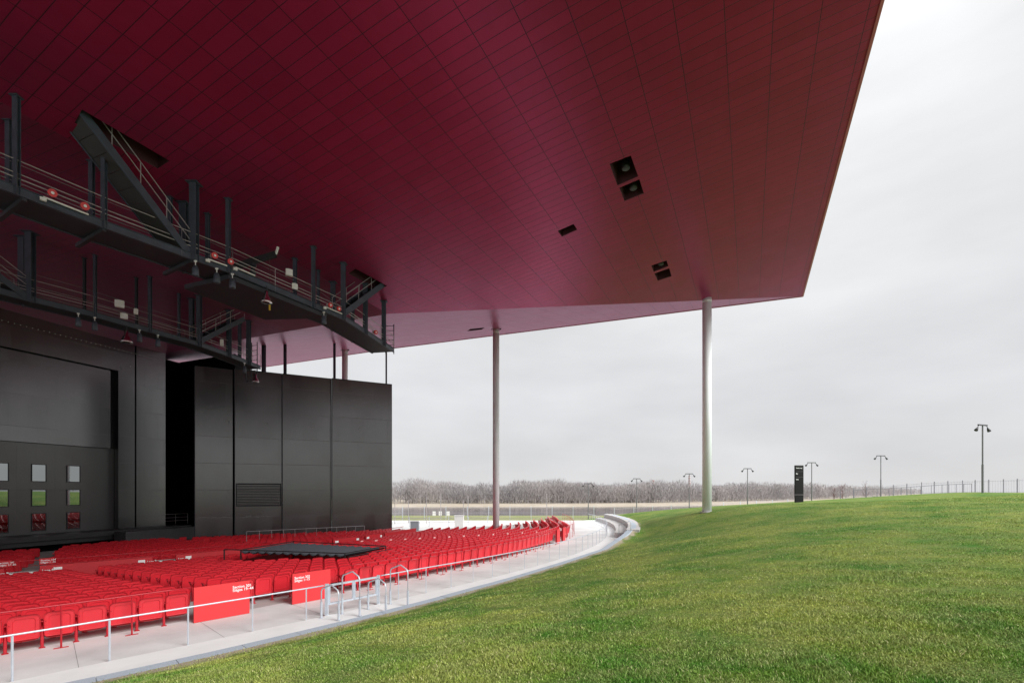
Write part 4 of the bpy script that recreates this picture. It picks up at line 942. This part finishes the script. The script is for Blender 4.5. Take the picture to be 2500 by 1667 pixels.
LP = [(1436.4, 83, 1268, 'nearest the red seats, far off over the walkway'), (1554.4, 88, 1251, 'second from the left along the river path'), (1682.8, 83, 1244, 'just right of the nearest pale column'), (1825, 80.6, 1234, 'left of the black sign pillar'), (1981.7, 75.5, 1225.6, 'just right of the black sign pillar'), (2150.5, 72.4, 1213, 'beside the picket fence on the berm crest')]
for px, d, by, lab in LP:
    p = at(px, by, d); lamp(p[0], p[1], p[2], 6.1, 'slim twin-head park lamp '+lab, .05)
p = at(2399, 1203, 43.7); lamp(p[0], p[1], p[2], 6.05, 'tall twin-head park lamp nearest the right edge of the photo', .35, ((-1, 1), (1, 1)))
p = at(1950.5, 1228, 51.0); tot = thing('sign_pillar', tuple(p), 'tall flat black wayfinding pillar standing on the lawn edge', 'sign pillar')
yaw = .10; xd = np.array([cos(yaw), sin(yaw), 0]); H = 92.5/F*51; m = MB(); m.box(p+np.array([0, 0, H*.615+.0]), (.90, .18, H*.77), yaw); m.build('upper_panel', mat('pillar_black', (.006, .006, .007), .6, spec=.2), tot); m = MB(); m.box(p+np.array([0, 0, H*.11]), (.89, .17, H*.22), yaw); m.build('base_panel', MATS['pillar_black'], tot)
nn_ = np.array([xd[1], -xd[0], 0])*.094
for z, wd in ((.975, '↑'), (.835, ''), (.69, '')):
    m = MB(); m.bar(p-xd*.40+nn_+np.array([0, 0, H*z]), p+xd*.42+nn_+np.array([0, 0, H*z]), .006, .018); m.build('divider', mat('pillar_line_grey', (.12, .12, .12), .6), tot)
for z, wd in ((.915, 'Scène ext.'), (.765, 'Bar'), (.61, 'WC')):
    text('lettering', wd, .17, p-xd*.39+nn_*1.02+np.array([0, 0, H*z]), xd, WHITE, tot, bold=.004)
fpts = [at(2052, 1219, 86), at(2150, 1213, 82), at(2250, 1206, 76), at(2350, 1204, 70), at(2450, 1204, 64), at(2560, 1204, 58), at(2700, 1204, 50)]
pf = thing('picket_fence', tuple(fpts[0]), 'grey upright-bar fence along the crest of the grassy berm', 'fence'); m = MB(); cnt = 0
HF = 1.75
for a, b in zip(fpts[:-1], fpts[1:]):
    n_ = int(np.linalg.norm(b-a)/.36)
    for z in (.2, HF-.12): m.bar(a+np.array([0, 0, z]), b+np.array([0, 0, z]), .03, .04)
    for k in range(n_):
        q = a+(b-a)*k/n_; m.tube([q-np.array([0, 0, .6]), q+np.array([0, 0, HF])], .016, 4)
m.build('bar_panel', mat('fence_grey', (.34, .34, .35), .5), pf)
for a, b in zip(fpts[:-1], fpts[1:]):
    for k in (0, .33, .66):
        q = a+(b-a)*k; c = MB(); c.bar(q-np.array([0, 0, .6]), q+np.array([0, 0, HF+.12]), .08, .08); c.build('post', LAMPPOLE, pf)
rp = thing('ramp_railing', tuple(at(2090, 1216, 74)), 'grey handrail rising along the path in front of the picket fence', 'railing'); m = MB(); ra = [at(2085, 1196, 76), at(2200, 1190, 73), at(2300, 1183, 68), at(2372, 1180.5, 62)]
m.tube(ra, .035, 6); m.build('top_rail', LAMPPOLE, rp)
for a, b in zip(ra[:-1], ra[1:]):
    for k in (0, .25, .5, .75): q = a+(b-a)*k; c = MB(); c.tube([q, q-np.array([0, 0, 1.5])], .035, 6); c.build('post', LAMPPOLE, rp)
c = MB(); q = ra[-1]; c.tube([q, q-np.array([0, 0, 1.5])], .035, 6); c.build('post', LAMPPOLE, rp)

# ------------------------------------------------------------------ plaza edge: mesh fence, cabinets, bollards
def mesh_fence(name, a, b, H, label, sp_=3.4, rails=(1., .55, .1), wires=True):
    a = np.array(a, float); b = np.array(b, float); t = thing(name, tuple(a), label, 'fence', 'thin metal fences by the river'); L_ = np.linalg.norm(b-a); n_ = int(L_/sp_); m = MB()
    for h in rails: m.bar(a+np.array([0, 0, H*h]), b+np.array([0, 0, H*h]), .04, .05)
    if wires:
        for k in range(int(L_/.5)): q = a+(b-a)*k/int(L_/.5); m.bar(q, q+np.array([0, 0, H]), .012, .012)
    m.build('mesh_panel', GALVR, t)
    for k in range(n_+1): q = a+(b-a)*k/n_; c = MB(); c.bar(q, q+np.array([0, 0, H+.2]), .08, .08); c.build('post', GALV, t)
mesh_fence('river_fence', at(930, 1268, 82)*[1, 1, 0]+np.array([0, 0, -5]), at(1450, 1268, 84)*[1, 1, 0]+np.array([0, 0, -5]), 2.1, 'tall thin mesh fence on the river side of the plaza')
mesh_fence('plaza_railing', at(950, 1275, 66)*[1, 1, 0]+np.array([0, 0, -5]), at(1190, 1275, 68)*[1, 1, 0]+np.array([0, 0, -5]), 1.2, 'low pipe railing across the pale plaza behind the seats', 2.6, (1., .5), False)
mesh_fence('river_fence', at(1500, 1262, 80)*[1, 1, 0]+np.array([0, 0, -5]), at(1960, 1236, 92)*[1, 1, 0]+np.array([0, 0, -3.6]), 1.9, 'thin mesh fence below the lawn edge by the path lamps')
for px, d, w, h, lab in ((1013, 58, 1.0, 1.3, 'grey cabinet on the plaza left of the pale one'), (1121, 62, 1.15, 1.75, 'pale cabinet on the plaza behind the seat rows')):
    p = at(px, 1290, d); p[2] = -5; t = thing('cabinet', tuple(p), lab, 'cabinet'); m = MB(); m.box(p+np.array([0, 0, h/2]), (w*.98, .6, h)); m.build('case', GREYBOX if h < 1.5 else WHITEP, t); m = MB(); m.box(p+np.array([0, 0, h+.03]), (w*1.08, .7, .06)); m.build('lid', WHITEP, t)
for i, (px, d) in enumerate(((997, 75), (1041, 73), (1076, 80), (1132, 76), (1143, 82), (1335, 74), (964, 72))):
    p = at(px, 1290, d); p[2] = -5; H = 3.4+.5*(i % 3); m = MB(); m.tube([p, p+np.array([0, 0, H])], .05, 6); m.box(p+np.array([0, 0, H]), (.16, .1, .12))
    tag(m.build('slim_pole', GALVR), ['slim pole left of the grey cabinet on the plaza', 'slim pole between the two plaza cabinets', 'slim pole just left of the pale plaza cabinet', 'slim pole just right of the pale plaza cabinet', 'second slim pole right of the pale plaza cabinet', 'slim pole right of the pale column by the river', 'slim pole nearest the black wing wall end'][i], 'pole', 'slim poles on the plaza')
for i, px in enumerate((1060, 1075, 1094)):
    p = at(px, 1253, 83); m = MB(); m.box(p, (.55, .03, .75)); tag(m.build('fence_notice', WHITEP), ['white notice on the river fence, left of three', 'white notice on the river fence, middle of three', 'white notice on the river fence, right of three'][i], 'notice', 'white notices on the river fence')

# ------------------------------------------------------------------ far woodland across the river, chimneys
TWIG = noise_col_mat('bare_twigs', [(.31, .29, .295), (.40, .365, .35), (.27, .26, .28)], [.03, .12])
def wood(n_t, seed):
    g = np.random.default_rng(seed); V_ = []; line = [np.array(p, float) for p in SHORE]; seg = [np.linalg.norm(b-a) for a, b in zip(line[:-1], line[1:])]
    for i in range(n_t):
        while True:
            u = g.random(); 
            k = g.choice(len(seg), p=np.array([.18, .22, .17, .17, .16, .07, .03])); a, b = line[k], line[k+1]; d = b-a; d /= np.linalg.norm(d); nrm = np.array([-d[1], d[0]])
            q = a+(b-a)*u+nrm*(24+60*g.random()**1.6); 
            if q[1] > 20 and -560 < q[0]/q[1]*F < 1000: break
        H = g.uniform(6.2, 12.8)*(1+.12*sin(q[0]*.08)+.08*sin(q[0]*.31)); z0 = -7.5; base = np.array([q[0], q[1], z0]); w = H*.36
        m = int(120 if q[1] < 400 else 60)
        h = z0+H*(.12+.80*g.random(m)**.8); an = g.random(m)*2*pi; rr = w*np.sqrt(g.random(m))*np.clip(1.15-np.abs((h-z0)/H-.5)*1.0, .2, 1)
        p0 = np.stack([q[0]+rr*np.cos(an), q[1]+rr*np.sin(an), h], 1); ln = g.uniform(.9, 2.4, m)
        dr = np.stack([np.cos(an)*.35+g.normal(0, .25, m), np.sin(an)*.35+g.normal(0, .25, m), np.ones(m)], 1); dr /= np.linalg.norm(dr, axis=1)[:, None]
        p1 = p0+dr*ln[:, None]; p1[:, 2] = np.minimum(p1[:, 2], z0+H*1.06); wd = g.uniform(.05, .13, m)*(1 if q[1] < 400 else 2.)
        side = np.stack([g.normal(0, 1, m), g.normal(0, .4, m), np.zeros(m)], 1); side /= np.linalg.norm(side, axis=1)[:, None]
        tri = np.stack([p0-side*wd[:, None], p0+side*wd[:, None], p1], 1); V_.append(tri.reshape(-1, 3))
        tr = np.array([[q[0]-.14, q[1], z0], [q[0]+.14, q[1], z0], [q[0], q[1], z0+H*.8]]); V_.append(tr)
    V_ = np.concatenate(V_); return V_, np.arange(len(V_)).reshape(-1, 3)
v, f = wood(2500, 5); tag(npmesh('woodland', v, f, TWIG), 'belt of bare grey-brown winter trees across the river', 'woodland', None, 'stuff')
STRIPE = bpy.data.materials.new('striped_chimney'); STRIPE.use_nodes = True
t_ = STRIPE.node_tree; g_ = t_.nodes.new('ShaderNodeNewGeometry'); s_ = t_.nodes.new('ShaderNodeSeparateXYZ'); t_.links.new(g_.outputs['Position'], s_.inputs[0])
d_ = t_.nodes.new('ShaderNodeMath'); d_.operation = 'MULTIPLY'; d_.inputs[1].default_value = .22; t_.links.new(s_.outputs['Z'], d_.inputs[0]); fr_ = t_.nodes.new('ShaderNodeMath'); fr_.operation = 'FRACT'; t_.links.new(d_.outputs[0], fr_.inputs[0])
gt_ = t_.nodes.new('ShaderNodeMath'); gt_.operation = 'GREATER_THAN'; gt_.inputs[1].default_value = .5; t_.links.new(fr_.outputs[0], gt_.inputs[0]); mx_ = t_.nodes.new('ShaderNodeMix'); mx_.data_type = 'RGBA'; mx_.inputs[6].default_value = (.5, .5, .5, 1); mx_.inputs[7].default_value = (.42, .20, .19, 1)
t_.links.new(gt_.outputs[0], mx_.inputs[0]); t_.links.new(mx_.outputs[2], t_.nodes['Principled BSDF'].inputs['Base Color'])
for px, top, lab in ((1595, 1171, 'red and white striped chimney above the far woodland, left one'), (1683, 1161, 'red and white striped chimney behind a park lamp')):
    p = at(px, top, 900); m = MB(); m.lathe((p[0], p[1], -8), [(2.0, 0), (1.6, p[2]+8)], 12); tag(m.build('chimney', STRIPE), lab, 'chimney', 'striped chimneys beyond the river')
# bare saplings on the berm
def sapling(x, y, z, H, label, seed):
    g = random.Random(seed); t = thing('bare_sapling', (x, y, z), label, 'tree', 'bare saplings by the crest fence'); b = np.array([x, y, z]); m = MB(); m.tube([b, b+np.array([.05, 0, H*.5]), b+np.array([.0, 0, H])], [.05, .035, .008], 5); m.build('trunk', COPPER, t); m = MB()
    for k in range(26):
        h = H*g.uniform(.25, .9); a = g.uniform(0, 2*pi); L_ = H*g.uniform(.15, .35); p = b+np.array([0, 0, h]); q = p+np.array([cos(a)*L_*.55, sin(a)*L_*.55, L_*.8]); m.tube([p, q], [.016, .005], 3)
        for _ in range(2): r_ = p+(q-p)*g.uniform(.4, .8); a2 = a+g.uniform(-1, 1); m.tube([r_, r_+np.array([cos(a2)*.25, sin(a2)*.25, .35])], [.008, .004], 3)
    m.build('crown', COPPER, t)
for i, (px, d, H) in enumerate(((2056, 84, 3.2), (2113, 84, 3.8), (2036, 88, 2.6))):
    p = at(px, 1222, d); sapling(p[0], p[1], p[2]-.5, H, ['bare sapling in the middle of three behind the crest fence', 'tallest bare sapling behind the crest fence', 'shortest bare sapling behind the crest fence'][i], i)
m = MB(); 
p = at(2143, 1214, 72); m.box(p+np.array([0, 0, .12]), (1.3, .4, .08), .1); m.box(p+np.array([-.5, 0, 0]), (.08, .35, .2), .1); m.box(p+np.array([.5, 0, 0]), (.08, .35, .2), .1); tag(m.build('low_bench', LAMPPOLE), 'low dark bench at the foot of a park lamp on the crest', 'bench')

# ------------------------------------------------------------------ grass blades on the near lawn
def blades(n_b):
    g = np.random.default_rng(3); Yb = 3.2*(38/3.2)**g.random(n_b); Xb = Yb*g.uniform(-1.0, 1.12, n_b)
    th = np.degrees(np.arctan2(Yb-C0[1], Xb-C0[0])); rr = np.hypot(Xb-C0[0], Yb-C0[1]); kr = np.array([rkerb(q) for q in np.linspace(-80, 30, 400)]); rk = np.interp(th, np.linspace(-80, 30, 400), kr)
    ok = rr > rk-.05+.6*g.random(n_b)**3
    Xb, Yb, th, rr, rk = Xb[ok], Yb[ok], th[ok], rr[ok], rk[ok]; n_ = len(Xb); Zb = lawn_z(Xb, Yb)
    zk = np.interp(th, [-23, -17], [-3.765, -3.02]); w = np.clip(1-(rr-rk)/1.2, 0, 1); Zb = Zb*(1-w)+np.minimum(zk, Zb+.5)*w
    patch = .75+.35*np.sin(Xb*1.3+np.sin(Yb*.9)*2)*np.sin(Yb*1.7+1)+.2*np.sin(Xb*4.1+Yb*3.3)
    h = g.uniform(.014, .040, n_)*patch; wd = g.uniform(.0012, .0024, n_)*(1+Yb/8); a = g.random(n_)*2*pi; lean = g.uniform(.3, 1.6, n_)*h; la = g.random(n_)*2*pi
    sx, sy = np.cos(a)*wd, np.sin(a)*wd; lx, ly = np.cos(la)*lean, np.sin(la)*lean
    v = np.zeros((n_, 5, 3)); v[:, 0] = np.stack([Xb-sx, Yb-sy, Zb-.004], 1); v[:, 1] = np.stack([Xb+sx, Yb+sy, Zb-.004], 1)
    v[:, 2] = np.stack([Xb+sx*.8+lx*.4, Yb+sy*.8+ly*.4, Zb+h*.62], 1); v[:, 3] = np.stack([Xb-sx*.8+lx*.4, Yb-sy*.8+ly*.4, Zb+h*.62], 1); v[:, 4] = np.stack([Xb+lx, Yb+ly, Zb+h], 1)
    i0 = np.arange(n_)*5
    f = np.concatenate([np.stack([i0, i0+1, i0+2], 1), np.stack([i0, i0+2, i0+3], 1), np.stack([i0+3, i0+2, i0+4], 1)])
    return v.reshape(-1, 3), f
v, f = blades(650000); tag(npmesh('grass', v, f, BLADE), 'short mown green and straw grass blades on the berm', 'grass', None, 'stuff')
